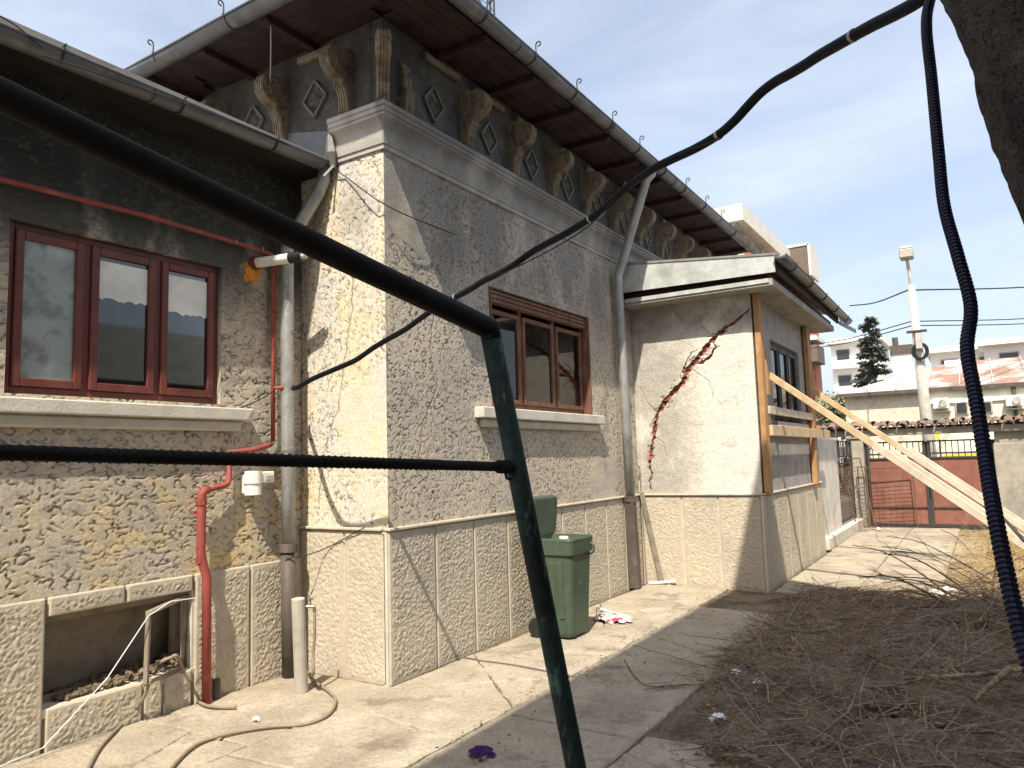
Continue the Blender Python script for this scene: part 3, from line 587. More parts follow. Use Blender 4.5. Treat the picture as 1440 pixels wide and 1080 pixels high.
# --- gutters
def gutter(name, a, b, r, parent, mat, up=None):
    a, b = Vector(a), Vector(b); t = (b - a).normalized(); s_ = Z3.cross(t).normalized(); n = 10; m = MB(); vs_ = []; k = max(2, int((b - a).length / .6)); N_ = n + 1
    for i in range(k + 1):
        p = a + (b - a) * (i / k) + Z3 * random.uniform(-.008, .008) + s_ * random.uniform(-.005, .005)
        for rr in (r, r - .006):
            for j in range(N_):
                an = math.pi + math.pi * j / n; vs_.append(p + s_ * (rr * math.cos(an)) + Z3 * (rr * math.sin(an)))
    fs = []
    for i in range(k):
        o_ = i * 2 * N_; p_ = (i + 1) * 2 * N_
        for j in range(n): fs += [(o_ + j, o_ + j + 1, p_ + j + 1, p_ + j), (o_ + N_ + j, p_ + N_ + j, p_ + N_ + j + 1, o_ + N_ + j + 1)]
        fs += [(o_, p_, p_ + N_, o_ + N_), (o_ + n, o_ + N_ + n, p_ + N_ + n, p_ + n)]
    for o_ in (0, k * 2 * N_): fs.append(tuple(o_ + j for j in range(N_)))
    m.add(vs_, fs); g_ = m.build(name, mat, parent, smooth=True)
    for sg in (-1, 1):
        q = [a + s_ * (sg * r) + Z3 * .0, b + s_ * (sg * r)]; MB().tube(q, .009, 6).build('bead', mat, g_)
    for i in range(1, int((b - a).length / 1.95) + 1):
        p = a + t * (i * 1.95 - .3); m = MB(); m.tube([p + s_ * ((r + .003) * math.cos(math.pi + math.pi * j / 10)) + Z3 * ((r + .003) * math.sin(math.pi + math.pi * j / 10)) for j in range(11)], .006, 4); m.build('joint', mat, g_)
    return g_, s_
def hook(gt, p, s_, r, out=1, curled=True):
    m = MB(); p = Vector(p)
    q = [p + s_ * ((r + .006) * math.cos(math.pi + math.pi * j / 10) * -out) + Z3 * ((r + .006) * math.sin(math.pi + math.pi * j / 10)) for j in range(11)]
    c = q[-1] if (q[-1] - q[0]).dot(s_) * out > 0 else q[0]
    m.tube(q, .008, 5)
    o_ = s_ * out; top = p + o_ * r
    curl = [top, top + Z3 * .05] + [top + Z3 * .075 + o_ * .028 + (o_ * -math.cos(a) + Z3 * math.sin(a)) * (.028 - a * .002) for a in np.linspace(0, 5.2, 10)]
    if not curled: curl = [top - o_ * .03, top + Z3 * .012, top + o_ * .02 + Z3 * .016]
    m.tube(curl, .0065, 5); m.build('hook', MT['iron'], gt)
GR = .078; GZM = ZS + .085
gb, s_ = gutter('gutter', (-OV - .05, -OV - .055, GZM), (9.25, -OV - .055, GZM - .05), GR, house, MT['zinc'])
for k in range(12): hook(gb, (.50 + k * .80 + random.uniform(-.04, .04), -OV - .055, GZM - .004 * k), Vector((0, -1, 0)), GR)
ga, s_ = gutter('gutter', (-OV - .055, -OV - .03, GZM), (-OV - .055, 6.6, GZM - .12), GR, house, MT['zinc'])
for k in range(7): hook(ga, (-OV - .055, .10 + k * .95, GZM - .015 * k), Vector((-1, 0, 0)), GR)
gc, s_ = gutter('gutter', (-5.2, GY, GZ - .04), (-.03, GY, GZ + .02), .07, house, MT['zinc'])
for k in range(4): hook(gc, (-.62 - k * .78, GY, GZ + .01), Vector((0, -1, 0)), .07, curled=False)
# --- downpipes
def downpipe(pts, r, boot_z, foot, square=False):
    m = MB(); m.tube(pts, r, 14); d = m.build('downpipe', MT['galvanized'], house, smooth=True)
    top = pts[-1]; m = MB(); m.tube([(top[0], top[1], boot_z - .03), (top[0], top[1], boot_z + .035)], r + .022, 14); m.build('collar', MT['boot'], d, smooth=False)
    m = MB()
    if square: m.bar((top[0], top[1], boot_z), foot, .12, .12, up=(0, 1, 0), ch=.012)
    else: m.tube([(top[0], top[1], boot_z), foot], r + .008, 14)
    m.build('boot', MT['boot'], d, smooth=not square)
    for z in np.arange(boot_z + .75, 3.4, .95):
        m = MB(); m.tube([(pts[-1][0], pts[-1][1], z - .012), (pts[-1][0], pts[-1][1], z + .012)], r + .006, 14); m.build('band', MT['zinc_dark'], d)
    return d
dpx, dpy = -.255, YA - .115
downpipe([(-.07, GY + .01, GZ - .03), (-.065, GY + .02, 3.94), (-.09, GY + .05, 3.84), (-.235, dpy - .02, 3.44), (dpx, dpy, 3.36), (dpx, dpy, 2.6), (dpx + .008, dpy, 1.7), (dpx + .012, dpy, .97)], .052, .97, (dpx + .03, dpy, .0))
tp = on(917, 252, 'y', -OV - .03)
downpipe([(tp.x, -OV - .05, GZM - .06), (tp.x - .01, -OV - .03, GZM - .16), (tp.x - .05, -OV + .03, GZM - .24), (4.30, -.12, 3.98), (4.265, -.095, 3.86), (4.27, -.095, 3.2), (4.30, -.095, 2.2), (4.325, -.095, 1.10)], .055, 1.08, (4.36, -.10, .0), True)
# --- windows
def pane_rect(m, x0, x1, z0, z1, y, t=.004): m.box(((x0 + x1) / 2, y, (z0 + z1) / 2), (x1 - x0, t, z1 - z0))
def window(op, yf, depth, fr, mat, cuts, fw, name, sill, panes, lining=True, box=0, sash=.05):
    x0, x1, z0, z1 = op; y = yf + depth
    W_ = MB(); T = .06
    W_.box((x0 + fw / 2, y, (z0 + z1) / 2), (fw, T, z1 - z0 - .004), ch=.004); W_.box((x1 - fw / 2, y, (z0 + z1) / 2), (fw, T, z1 - z0 - .004), ch=.004)
    W_.box(((x0 + x1) / 2, y, z1 - fw / 2 - .002), (x1 - x0 - 2 * fw, T - .004, fw), ch=.004); W_.box(((x0 + x1) / 2, y, z0 + fw / 2 + .002), (x1 - x0 - 2 * fw, T - .004, fw), ch=.004)
    for c in cuts: W_.box((c, y + .002, (z0 + z1) / 2), (fw * 1.1, T, z1 - z0 - 2 * fw), ch=.004)
    wn_ = W_.build('window', mat, house)
    ed = [x0 + fw] + [q for c in cuts for q in (c - fw * .55, c + fw * .55)] + [x1 - fw]
    for i in range(len(cuts) + 1):
        a, b = ed[2 * i], ed[2 * i + 1]; c, d = z0 + fw + .004, z1 - fw - .004 - box
        m = MB(); s2 = sash; yy = y - .028
        m.box((a + s2 / 2, yy, (c + d) / 2), (s2, .04, d - c), ch=.005); m.box((b - s2 / 2, yy, (c + d) / 2), (s2, .04, d - c), ch=.005)
        m.box(((a + b) / 2, yy - .001, d - s2 / 2), (b - a - 2 * s2, .038, s2), ch=.005); m.box(((a + b) / 2, yy - .001, c + s2 / 2), (b - a - 2 * s2, .038, s2), ch=.005)
        m.build('sash', mat, wn_)
        m = MB(); pane_rect(m, a + s2 - .004, b - s2 + .004, c + s2 - .004, d - s2 + .004, yy + .004); p = m.build('pane', panes[i], wn_)
    if box:
        m = MB(); m.box(((x0 + x1) / 2, y - .045, z1 - box / 2 - .012), (x1 - x0 - .006, .07, box), ch=.008); m.build('shutter_box', mat, wn_)
        for k in range(3): MB().box(((x0 + x1) / 2, y - .085, z1 - .035 - k * box * .33), (x1 - x0 - .01, .014, .03), ch=.004).build('slat', mat, wn_)
    if lining:
        for xx in (x0, x1): MB().box((xx + (.012 if xx == x0 else -.012), yf + depth / 2 - .025, (z0 + z1) / 2), (.02, depth - .01, z1 - z0 - .01), ch=.003).build('lining', mat, wn_)
    (sx0, sx1, sz, sh, so_, mt) = sill
    m = MB(); m.box(((sx0 + sx1) / 2, yf - so_ / 2 + .03, sz - sh / 2), (sx1 - sx0, so_ + .06, sh), ch=.008); sl_ = m.build('sill', mt, wn_)
    m = MB(); m.box(((sx0 + sx1) / 2 + .0, yf - so_ * .22, sz - sh - .04), (sx1 - sx0 - .14, so_ * .44 + .02, .078), ch=.015); m.build('sill_moulding', mt, wn_)
    return wn_
wb = window(WB, 0, .11, 0, MT['brownwood'], [2.13, 2.83], .055, 'window', (1.17, 3.70, 2.085, .10, .10, MT['cement']), [MT['glass']] * 3, box=.13, sash=.045)
wc = window(WC, YA, .07, 0, MT['redwood'], [-1.765, -1.275], .045, 'window', (-2.9, -.56, 2.045, .09, .10, MT['cement']), [MT['frosted'], MT['glass'], MT['glass']], lining=False, sash=.05)
we = window(WE, YD, .08, 0, MT['darkwood_win'], [6.3, 6.87], .05, 'window', (5.62, 7.6, 2.0, .07, .06, MT['pipe_grey']), [MT['glass']] * 3, lining=False)
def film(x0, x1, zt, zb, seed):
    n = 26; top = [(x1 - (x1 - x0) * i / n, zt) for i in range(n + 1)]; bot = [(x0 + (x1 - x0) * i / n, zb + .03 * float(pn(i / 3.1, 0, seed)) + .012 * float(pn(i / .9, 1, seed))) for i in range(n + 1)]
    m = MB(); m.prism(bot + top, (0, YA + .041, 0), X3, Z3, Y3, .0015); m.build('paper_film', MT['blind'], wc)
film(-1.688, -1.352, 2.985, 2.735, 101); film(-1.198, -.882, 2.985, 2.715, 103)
m = MB(); m.box((-1.4, YA + .62, 2.5), (1.9, .02, 1.4)); m.build('curtain', MT['curtain'], wc)
m = MB(); m.box((-1.5, YA + .135, 2.86), (.02, .002, .2)); 
for (a, b, c, d, y0) in ((-2.5, -.5, 1.6, 3.6, YA + .14), (1.2, 3.8, 1.6, 3.6, .17)):
    m = MB(); dp = 1.6
    m.add([(a, y0, c), (b, y0, c), (b, y0, d), (a, y0, d), (a, y0 + dp, c), (b, y0 + dp, c), (b, y0 + dp, d), (a, y0 + dp, d)], [(4, 5, 6, 7), (0, 4, 7, 3), (1, 2, 6, 5), (0, 1, 5, 4), (3, 7, 6, 2)]); m.build('room', MT['room'], house)
m = MB(); m.add([(5.6, YD + .13, 1.8), (7.6, YD + .13, 1.8), (7.6, YD + .13, 3.3), (5.6, YD + .13, 3.3), (5.6, YD + 1, 1.8), (7.6, YD + 1, 1.8), (7.6, YD + 1, 3.3), (5.6, YD + 1, 3.3)], [(4, 5, 6, 7), (0, 4, 7, 3), (1, 2, 6, 5), (0, 1, 5, 4), (3, 7, 6, 2)]); m.build('room', MT['room'], house)
# curtains in the front window
m = MB()
for x0, x1 in ((1.62, 2.10), (2.2, 2.8), (2.86, 3.35)):
    n = 24; vs_ = []
    for i in range(n + 1):
        x = x0 + (x1 - x0) * i / n; y = .24 + .02 * math.sin(i * 1.7) + .01 * math.sin(i * .9)
        vs_ += [(x, y, 2.12), (x, y, 2.86)]
    m.add(vs_, [(2 * i, 2 * i + 2, 2 * i + 3, 2 * i + 1) for i in range(n)])
m.build('curtain', pm('net_curtain', (.36, .35, .30), var=.04), wb, smooth=True)
# --- porch roof: concrete slab, white fascia sheet, gutter
SX0, SX1, SY = 4.53, 8.72, -1.90
m = MB(); m.box(((SX0 + SX1) / 2, SY / 2 - .005, 3.575), (SX1 - SX0, -SY, .09), ch=.006); m.build('porch_slab', MT['plaster_porch'], house)
m = MB(); m.box((SX0 - .009, SY / 2 - .02, 3.592), (.012, -SY - .1, .05)); m.build('slab_trim', MT['whitemetal'], house)
m = MB(); m.box(((SX0 + SX1) / 2 + .05, SY / 2, 3.66), (SX1 - SX0 - .06, -SY - .08, .075)); m.build('porch_board', MT['wood_dark'], house)
m = MB(); m.prism([(-.0, 3.70), (-.0, 4.09), (-1.955, 3.885), (-1.955, 3.672)], (SX0 - .04, 0, 0), Y3, Z3, X3, .012); m.build('porch_fascia', MT['whitemetal'], house)
m = MB(); m.prism([(0, 4.10), (-2.0, 3.89), (-2.0, 3.865), (0, 4.07)], (SX0 - .05, 0, 0), Y3, Z3, X3, SX1 - SX0 + .45); m.build('porch_roof', MT['sheet'], house)
MB().box((6.8, SY - .03, 3.755), (4.4, .03, .12)).build('porch_fascia_board', MT['wood_dark'], house)
gp, s_ = gutter('gutter', (SX0 - .1, -2.03, 3.85), (9.45, -2.03, 3.79), .065, house, MT['zinc'])
for k in range(5): hook(gp, (5.0 + k * 1.0, -2.03, 3.84 - .012 * k), Vector((0, -1, 0)), .065, curled=False)
MB().bar((8.7, -2.0, 3.66), (9.55, -2.12, 3.62), .02, .06).build('gutter_spout', MT['zinc'], gp)

# ------------------------------------------------------------ gas pipe and fittings on the wing wall
gp_ = thing('gas_pipe', (-.98, YA - .06, 0), 'rust-red painted gas pipe stepping down the wing wall by the basement opening', 'pipe')
yp = YA - .05
m = MB(); m.tube([(-5, yp, 3.27), (-2.3, yp, 3.315), (-1.4, yp, 3.335), (-.62, yp, 3.315), (-.36, yp, 3.30), (-.34, yp, 3.27), (-.34, yp, 2.5), (-.34, yp, 1.80)], .017, 8); m.build('pipe_run', MT['redpipe'], gp_, smooth=True)
m = MB(); m.tube([(-.36, yp, 1.78), (-.44, yp - .02, 1.76), (-.56, yp, 1.73), (-.74, yp, 1.72), (-.74, yp, 1.52), (-.76, yp - .01, 1.49), (-.80, yp - .01, 1.475), (-.95, yp - .03, 1.455)], .022, 8); m.build('offset_pipe', MT['redpipe'], gp_, smooth=True)
m = MB(); m.tube([(-.94, yp - .03, 1.455), (-.975, yp - .035, 1.45), (-.995, yp - .035, 1.42), (-.995, yp - .035, 1.02), (-.985, yp - .05, .93), (-.965, yp - .06, .85), (-.955, yp - .06, .0)], .032, 10); m.build('riser', MT['redpipe'], gp_, smooth=True)
for z in (1.37, .97): MB().tube([(-.995, yp - .035, z - .02), (-.995, yp - .035, z + .02)], .038, 10).build('coupling', MT['redpipe'], gp_)
MB().box((-1.02, yp, 1.30), (.05, .05, .02)).build('clip', MT['redpipe'], gp_)
m = MB(); m.tube([(-.34, yp, 2.225), (-.30, yp - .07, 2.222), (-.20, yp - .12, 2.225)], .014, 8); m.build('strut', MT['redpipe'], gp_)
MB().tube([(-.85, yp - .02, .0), (-.85, yp - .02, .13)], .03, 8).build('stub', MT['boot'], gp_)
for x in (-.72, -.47): MB().tube([(x, yp + .05, 3.315), (x, yp - .03, 3.325), (x, yp - .035, 3.30)], .007, 5).build('clip', MT['brass'], gp_)
fl = thing('flue_pipe', (-.50, YA, 3.22), 'white flue pipe with black tip poking through the wing wall', 'flue')
f1 = Vector((-.50, YA + .02, 3.205)); fd = Vector((.10, -.34, .01))
MB().tube([f1, f1 + fd], .04, 14).build('tube', MT['plastic_white'], fl, smooth=False)
MB().tube([f1 + fd * .98, f1 + fd * 1.28], .044, 14).build('tip', MT['plastic_black'], fl)
MB().tube([f1 + fd * 1.2, f1 + fd * 1.38], [.026, .024], 10).build('nozzle', MT['pipe_grey'], fl)
MB().tube([f1, f1 + fd * .16], .055, 14).build('rosette', MT['redwood'], fl)
m = MB()
for i in range(14): m.box(f1 + Vector((random.uniform(-.07, .06), random.uniform(-.025, 0), random.uniform(-.13, -.02))), (.06, .03, .05), Matrix.Rotation(random.uniform(0, 3), 3, 'Y'))
m.build('foam_seal', MT['foam'], fl)
bx = thing('junction_box', (-.50, YA - .05, 1.36), 'white round plastic junction box beside the zinc downpipe', 'electrical box')
bc = on(357, 680, 'y', YA - .09)
m = MB(); m.tube([bc + Vector((0, .01, -.085)), bc + Vector((0, .01, .095))], .062, 18); m.build('drum', MT['plastic_white'], bx)
m = MB(); m.tube([bc + Vector((0, .01, -.004)), bc + Vector((0, .01, .004))], .068, 18); m.build('rim', MT['pipe_grey'], bx)
m = MB(); m.box(bc + Vector((.10, .02, .045)), (.14, .10, .085), ch=.006); m.build('cover', MT['plastic_white'], bx)
m = MB(); m.box(bc + Vector((.12, -.034, .04)), (.075, .01, .04), ch=.003); m.build('label_plate', MT['pipe_grey'], bx)
MB().box(bc + Vector((0, .055, .0)), (.10, .07, .14)).build('back_plate', MT['plastic_white'], bx)

# ------------------------------------------------------------ standpipe, hoses
sp = Vector(on(424, 972, 'z', 0)); st = thing('standpipe', sp, 'short grey standpipe with a small brass tap at its top', 'standpipe')
tp_ = at(419, 842, (sp - CAM).dot(CF))
MB().tube([sp, tp_], .047, 16).build('post', MT['pipe_grey'], st)
tb = tp_ + Vector((.05, -.03, -.06))
m = MB(); m.tube([tb, tb + CR * .06 + Z3 * .0], .011, 8); m.tube([tb + CR * .055, tb + CR * .06 + Z3 * -.04], .012, 8); m.build('tap', MT['brass'], st)
m = MB(); m.tube([tb + CR * .03, tb + CR * .03 + Z3 * .045], .007, 6); m.box(tb + CR * .03 + Z3 * .05, (.05, .012, .012), ch=.003); m.build('tap_handle', MT['brass'], st)
t0 = tb + CR * .06 - Z3 * .04
gpx = [(433, 945), (445, 960), (462, 972), (472, 985), (462, 1005), (430, 1018), (380, 1022), (330, 1030), (280, 1045), (245, 1075), (225, 1110)]
hz = [Vector((t0.x, t0.y, z)) + CR * .012 * k for k, z in ((0, t0.z), (0, .40), (-1, .25), (-1, .12))] + [Vector(on(a, b, 'z', .014)) for a, b in gpx]
o = MB().tube(spline(hz, 6), .0105, 8).build('garden_hose', MT['hose'], smooth=True); tag(o, 'thin brown garden hose running from the standpipe tap across the concrete', 'hose')
c0 = on(250, 930, 'y', .80)
hz = [c0 + Vector((-.15, .05, .0)), c0 + Vector((-.06, .0, .035)), c0 + Vector((.0, -.01, .02))] + [Vector(on(a, b, 'z', .016)) for a, b in ((268, 975), (285, 990), (305, 994), (332, 994))]
o = MB().tube(spline(hz, 6), .011, 8).build('garden_hose', MT['hose'], smooth=True); tag(o, 'short brown hose end hanging out of the basement casement', 'hose')
hz = [on(212, 955, 'y', .78), on(200, 985, 'y', .85)] + [Vector(on(a, b, 'z', .014)) for a, b in ((180, 1010), (160, 1030), (140, 1052), (122, 1085), (112, 1110))]
o = MB().tube(spline(hz, 6), .011, 8).build('garden_hose', MT['hose'], smooth=True); tag(o, 'brown hose curving down from the basement sill to the concrete below', 'hose')
hz = [on(275, 841, 'y', .78), on(240, 846, 'y', .76), on(209, 866, 'y', .76), on(150, 955, 'y', .80), on(60, 1052, 'y', .82), on(0, 1078, 'y', .75), on(-60, 1100, 'y', .7)]
o = MB().tube(hz, .0035, 5).build('string', MT['cloth_white']); tag(o, 'white string tied to the basement casement', 'string')

# ------------------------------------------------------------ wheelie bin
bn = thing('wheelie_bin', (1.84, -.40, 0), 'green plastic wheelie bin with its lid thrown open against the plinth', 'bin')
def ring(cx, cy, z, lx, ly, r, n=5):
    P = []; ly *= .82; lx *= .96
    for sx, sy, a0 in ((1, 1, 0), (-1, 1, 90), (-1, -1, 180), (1, -1, 270)):
        for k in range(n): a = R(a0 + 90 * k / (n - 1)); P.append((cx + sx * (lx / 2 - r) + r * math.cos(a), cy + sy * (ly / 2 - r) + r * math.sin(a), z))
    return P
def loft(m, rings, cap0=True, cap1=False):
    n = len(rings[0]); vs_ = [p for r_ in rings for p in r_]
    fs = [(i * n + k, i * n + (k + 1) % n, (i + 1) * n + (k + 1) % n, (i + 1) * n + k) for i in range(len(rings) - 1) for k in range(n)]
    if cap0: fs.append(tuple(reversed(range(n))))
    if cap1: fs.append(tuple((len(rings) - 1) * n + k for k in range(n)))
    m.add(vs_, fs)
bx0, by0 = 1.86, -.46
m = MB(); rg = [ring(bx0, by0, .02, .36, .40, .05), ring(bx0, by0, .05, .385, .43, .06), ring(bx0, by0, .74, .45, .50, .06), ring(bx0, by0, .742, .485, .535, .06), ring(bx0, by0, .845, .495, .55, .06), ring(bx0, by0, .87, .50, .56, .06), ring(bx0, by0, .885, .49, .55, .06), ring(bx0, by0, .885, .445, .50, .06), ring(bx0, by0, .80, .43, .48, .06), ring(bx0, by0, .2, .37, .41, .05)]
loft(m, rg); loft(m, [ring(bx0, by0, .2, .37, .41, .05)] * 1 + [ring(bx0, by0, .199, .05, .05, .02)], False, True)
m.build('body', MT['bin'], bn, smooth=False)
for yy in (-.13, .0, .13): MB().box((bx0 - .205, by0 + yy * .7, .43), (.014, .055, .50), Matrix.Rotation(-.045, 3, 'Y'), ch=.006).build('rib', MT['bin'], bn)
for s_ in (1,):
    m = MB(); m.tube([(bx0 + s_ * .16, by0 - .215, .82), (bx0 + s_ * .16, by0 - .25, .80), (bx0 + s_ * .16, by0 - .25, .74), (bx0 + s_ * .16, by0 - .205, .71)], .012, 8); m.build('handle', MT['bin'], bn)
m = MB(); m.box((bx0, by0 + .235, .87), (.42, .035, .035), ch=.01); m.build('hinge', MT['bin'], bn)
lr = Matrix.Rotation(R(-97), 3, 'X')
m = MB(); pl = [ring(0, 0, 0, .50, .55, .06), ring(0, 0, .045, .49, .54, .06), ring(0, 0, .055, .44, .49, .06)]
piv = Vector((bx0 + .03, by0 + .245, .885))
lid = [[tuple(piv + Matrix.Rotation(R(98), 3, 'X') @ (Vector((p[0], (p[1] + .225) * .84, p[2])))) for p in r_] for r_ in pl]
lid = [[(p[0] + (p[2] - .885) * -.10, min(p[1], -.035), p[2]) for p in r_] for r_ in lid]
loft(m, lid, True, True); m.build('lid', MT['bin'], bn)
for s_ in (-1, 1):
    m = MB(); m.tube([(bx0 + s_ * .19 - .025, by0 + .17, .085), (bx0 + s_ * .19 + .025, by0 + .17, .085)], .085, 18); wh = m.build('wheel', MT['rubber'], bn)
m = MB()
for i in range(9): m.box((bx0 + random.uniform(-.14, .14), by0 + random.uniform(-.16, .16), .80 + random.uniform(-.04, .05)), (.09, .12, .03), Matrix.Rotation(random.uniform(0, 3), 3, 'Z') @ Matrix.Rotation(random.uniform(-.5, .5), 3, 'X'), ch=.01)
tag(m.build('rubbish', MT['cloth_white']), 'white rubbish filling the open green bin', 'rubbish', kind='stuff')

# crumpled cloths and bags
def crumple(name, c, rx, ry, h, mat, label, cat, seed, n=26):
    us = np.linspace(-1, 1, n); UU, VV = np.meshgrid(us, us); k = 1 + .35 * pn(UU * 1.7, VV * 1.7, seed)
    r = np.sqrt(UU ** 2 + VV ** 2); mask = r < .95 + .5 * pn(UU * 2.2, VV * 2.2, seed + 1)
    H = .006 + h * np.clip(1 - r, 0, 1) ** .6 * (.55 + 1.2 * np.abs(pn(UU * 2.8, VV * 2.8, seed + 2))) + .35 * h * np.abs(pn(UU * 6, VV * 6, seed + 4))
    H *= sst(.95 - r, -.35, .25) * .97 + .03
    V_ = [(c[0] + rx * UU[j, i] * k[j, i] + .25 * rx * pn(UU[j, i] * 4, VV[j, i] * 4, seed + 6), c[1] + ry * VV[j, i] * k[j, i] + .25 * ry * pn(UU[j, i] * 4, VV[j, i] * 4, seed + 9), c[2] + H[j, i]) for j in range(n) for i in range(n)]
    F_ = [(j * n + i, j * n + i + 1, (j + 1) * n + i + 1, (j + 1) * n + i) for j in range(n - 1) for i in range(n - 1) if mask[j, i]]
    m = MB(); m.add(V_, F_); o = m.build(name, mat, fix=False); return tag(o, label, cat)
P = on(862, 873, 'z', 0); crumple('rag', P, .17, .22, .07, MT['cloth_red'], 'crumpled red and white rag on the slabs beside the green bin', 'rag', 3)
P = on(845, 872, 'z', 0); m = MB(); m.tube([P + Vector((-.06, .02, .015)), P + Vector((-.02, .03, .12)), P + Vector((.16, -.22, .02))], .011, 6); tag(m.build('hanger', MT['cloth_white']), 'bent white strip lying across the red rag', 'strip')
P = on(678, 1062, 'z', 0); crumple('cloth', P, .08, .075, .05, MT['cloth_purple'], 'small crumpled purple cloth on the shaded slabs', 'cloth', 8)
P = on(1330, 845, 'z', 0); crumple('plastic_bag', P + Vector((0, 0, .05)), .2, .16, .10, MT['cloth_white'], 'white plastic bag caught at the edge of the brush pile', 'bag', 12)
P = on(1226, 850, 'z', 0); crumple('cloth', P, .16, .11, .07, MT['cloth_maroon'], 'dark maroon cloth on the slabs by the twigs', 'cloth', 15)
for i, (a, b, s_) in enumerate(((1035, 947, .05), (1065, 962, .035), (1010, 1011, .06), (1257, 895, .035), (1222, 843, .04), (360, 1014, .03))):
    P = on(a, b, 'z', .05 if i < 4 else 0)
    o = crumple('paper_scrap', P, s_, s_ * .8, .03, MT['cloth_white'], 'small scrap of white paper lying among the dry twigs' if i < 4 else ('small white paper scrap on the slabs beside the maroon cloth' if i == 4 else 'small white paper scrap on the concrete beside the garden hose'), 'paper', 20 + i, 14)
    if i < 4: o['group'] = 'paper scraps in the twigs'

# ------------------------------------------------------------ steel frame in front, conduits, wires
fr = thing('pipe_frame', (-2.45, -2.88, 0), 'dark green painted steel pipe frame with a leaning post and sloping top rail', 'frame')
J = at(688, 462, 2.0); Lf = at(-10, 128, 1.27); dJ = (Lf - J).normalized(); Pb = at(812, 1090, 2.0); dP = (Pb - J).normalized(); foot = J + dP * ((J.z + .05) / -dP.z)
m = MB(); m.tube([J, J + dJ * .5, Lf, J + dJ * 2.6], .0295, 18); m.build('top_rail', MT['rustblack'], fr, smooth=True)
m = MB(); m.tube([J - dP * .0, J + (foot - J) * .3, J + (foot - J) * .7, foot], .0275, 18); m.build('post', MT['greenpaint'], fr, smooth=True)
m = MB(); m.tube([J + dJ * .03, J, J + dP * .03], [.0296, .0296, .0278], 14); m.build('weld', MT['rustblack'], fr, smooth=True)
K = at(728, 657, 2.0); K2 = at(-10, 636, 1.12); dK = (K2 - K).normalized()
m = MB(); m.tube([K, K + dK * .4, K2, K + dK * 2.4], .0125, 12); m.build('cross_rail', MT['rustblack'], fr, smooth=True)
m = MB(); ln = 2.3; n = 900; a_ = dK.orthogonal().normalized(); b_ = dK.cross(a_)
m.tube([K + dK * (.28 + (ln - .3) * i / n) + (a_ * math.cos(i * .9) + b_ * math.sin(i * .9)) * .0120 for i in range(n)], .0027, 4); tag(m.build('cable_wrap', MT['rustblack'], fr), 'black cable wound round the cross rail')
m = MB(); m.tube([K + dK * .035, K + dK * .075], .018, 12); m.tube([K + dK * .05 + Z3 * -.012, K + dK * .045 + Z3 * -.03, K + dK * .03 + Z3 * -.032], .004, 6); m.build('clamp', MT['rustblack'], fr)
# far foot of the frame, out of the picture on the left
g2 = J + dJ * 2.55; m = MB(); m.tube([g2, (g2.x - .1, g2.y + .1, 0)], .0275, 12); m.build('post', MT['greenpaint'], fr)

def corrugated(P, r, amp, per, n=12):
    q = spline(P, 40); L_ = [0]
    for a, b in zip(q[:-1], q[1:]): L_.append(L_[-1] + (b - a).length)
    N_ = int(L_[-1] / per * 4); pts = []; rs = []; k = 0
    for i in range(N_ + 1):
        s_ = L_[-1] * i / N_
        while k < len(L_) - 2 and L_[k + 1] < s_: k += 1
        t = (s_ - L_[k]) / max(L_[k + 1] - L_[k], 1e-9); pts.append(q[k].lerp(q[k + 1], t)); rs.append(r + (amp if i % 4 < 2 else -amp))
    return MB().tube(pts, rs, n)
cw = [(385, 545, None), (420, 543, 5.3), (500, 505, 4.95), (570, 462, 4.6), (640, 418, 4.3), (700, 385, 4.05), (770, 342, 3.8), (830, 308, 3.55), (880, 265, 3.3), (920, 237, 3.1), (1010, 190, 2.8), (1070, 130, 2.6), (1130, 92, 2.4), (1200, 50, 2.15), (1290, 2, 1.9), (1360, -60, 1.75)]
pts = [Vector((-.22, YA - .16, 2.225))] + [at(a, b, d) for a, b, d in cw[1:]]; pts = spline(pts, 3); pts = [p + Z3 * (.010 * math.sin(i * 1.9) + random.uniform(-.005, .005)) * max(.12, 1 - i / 26) if 2 < i < len(pts) - 1 else p for i, p in enumerate(pts)]
o = MB().tube(spline(pts, 8), .0175, 10).build('cable', MT['conduit'], smooth=True); tag(o, 'thick black cable bundle sagging from the gas pipe up to the tree', 'cable')
pts2 = [at(a, b + 9 * math.sin(i * 1.3) + 3, d - .02) for i, (a, b, d) in enumerate(cw[5:11])]
o = MB().tube(spline(pts2, 8), .0035, 5).build('wire', MT['wire']); tag(o, 'thin black wire hanging loose beside the thick cable bundle', 'wire')
for k in (4, 7, 10, 13):
    a, b, d = cw[k]; p = at(a, b, d); t = (at(*cw[k + 1]) - at(*cw[k - 1])).normalized(); o = MB().tube([p - t * .006, p + t * .006], .019, 10).build('cable_tie', MT['wire_grey']); tag(o, 'small grey tie strapped around the thick black cable', 'cable tie', 'ties on the cable')
ch_ = [(1330, -70, 1.95), (1308, 0, 1.85), (1303, 40, 1.8), (1310, 110, 1.74), (1320, 215, 1.66), (1328, 290, 1.6), (1347, 360, 1.53), (1365, 430, 1.47), (1360, 490, 1.42), (1372, 560, 1.36), (1385, 640, 1.3), (1400, 730, 1.22), (1425, 850, 1.13), (1455, 960, 1.06), (1500, 1120, 1.0)]
o = corrugated([at(a, b, d) for a, b, d in ch_], .0110, .0017, .0092).build('corrugated_conduit', MT['conduit_blue'], smooth=False); tag(o, 'black corrugated plastic conduit hanging down beside the tree trunk', 'conduit')
def wire(P, r, label, mat='wire', grp=None):
    o = MB().tube(P, r, 5).build('wire', MT[mat]); tag(o, label, 'wire', grp); return o
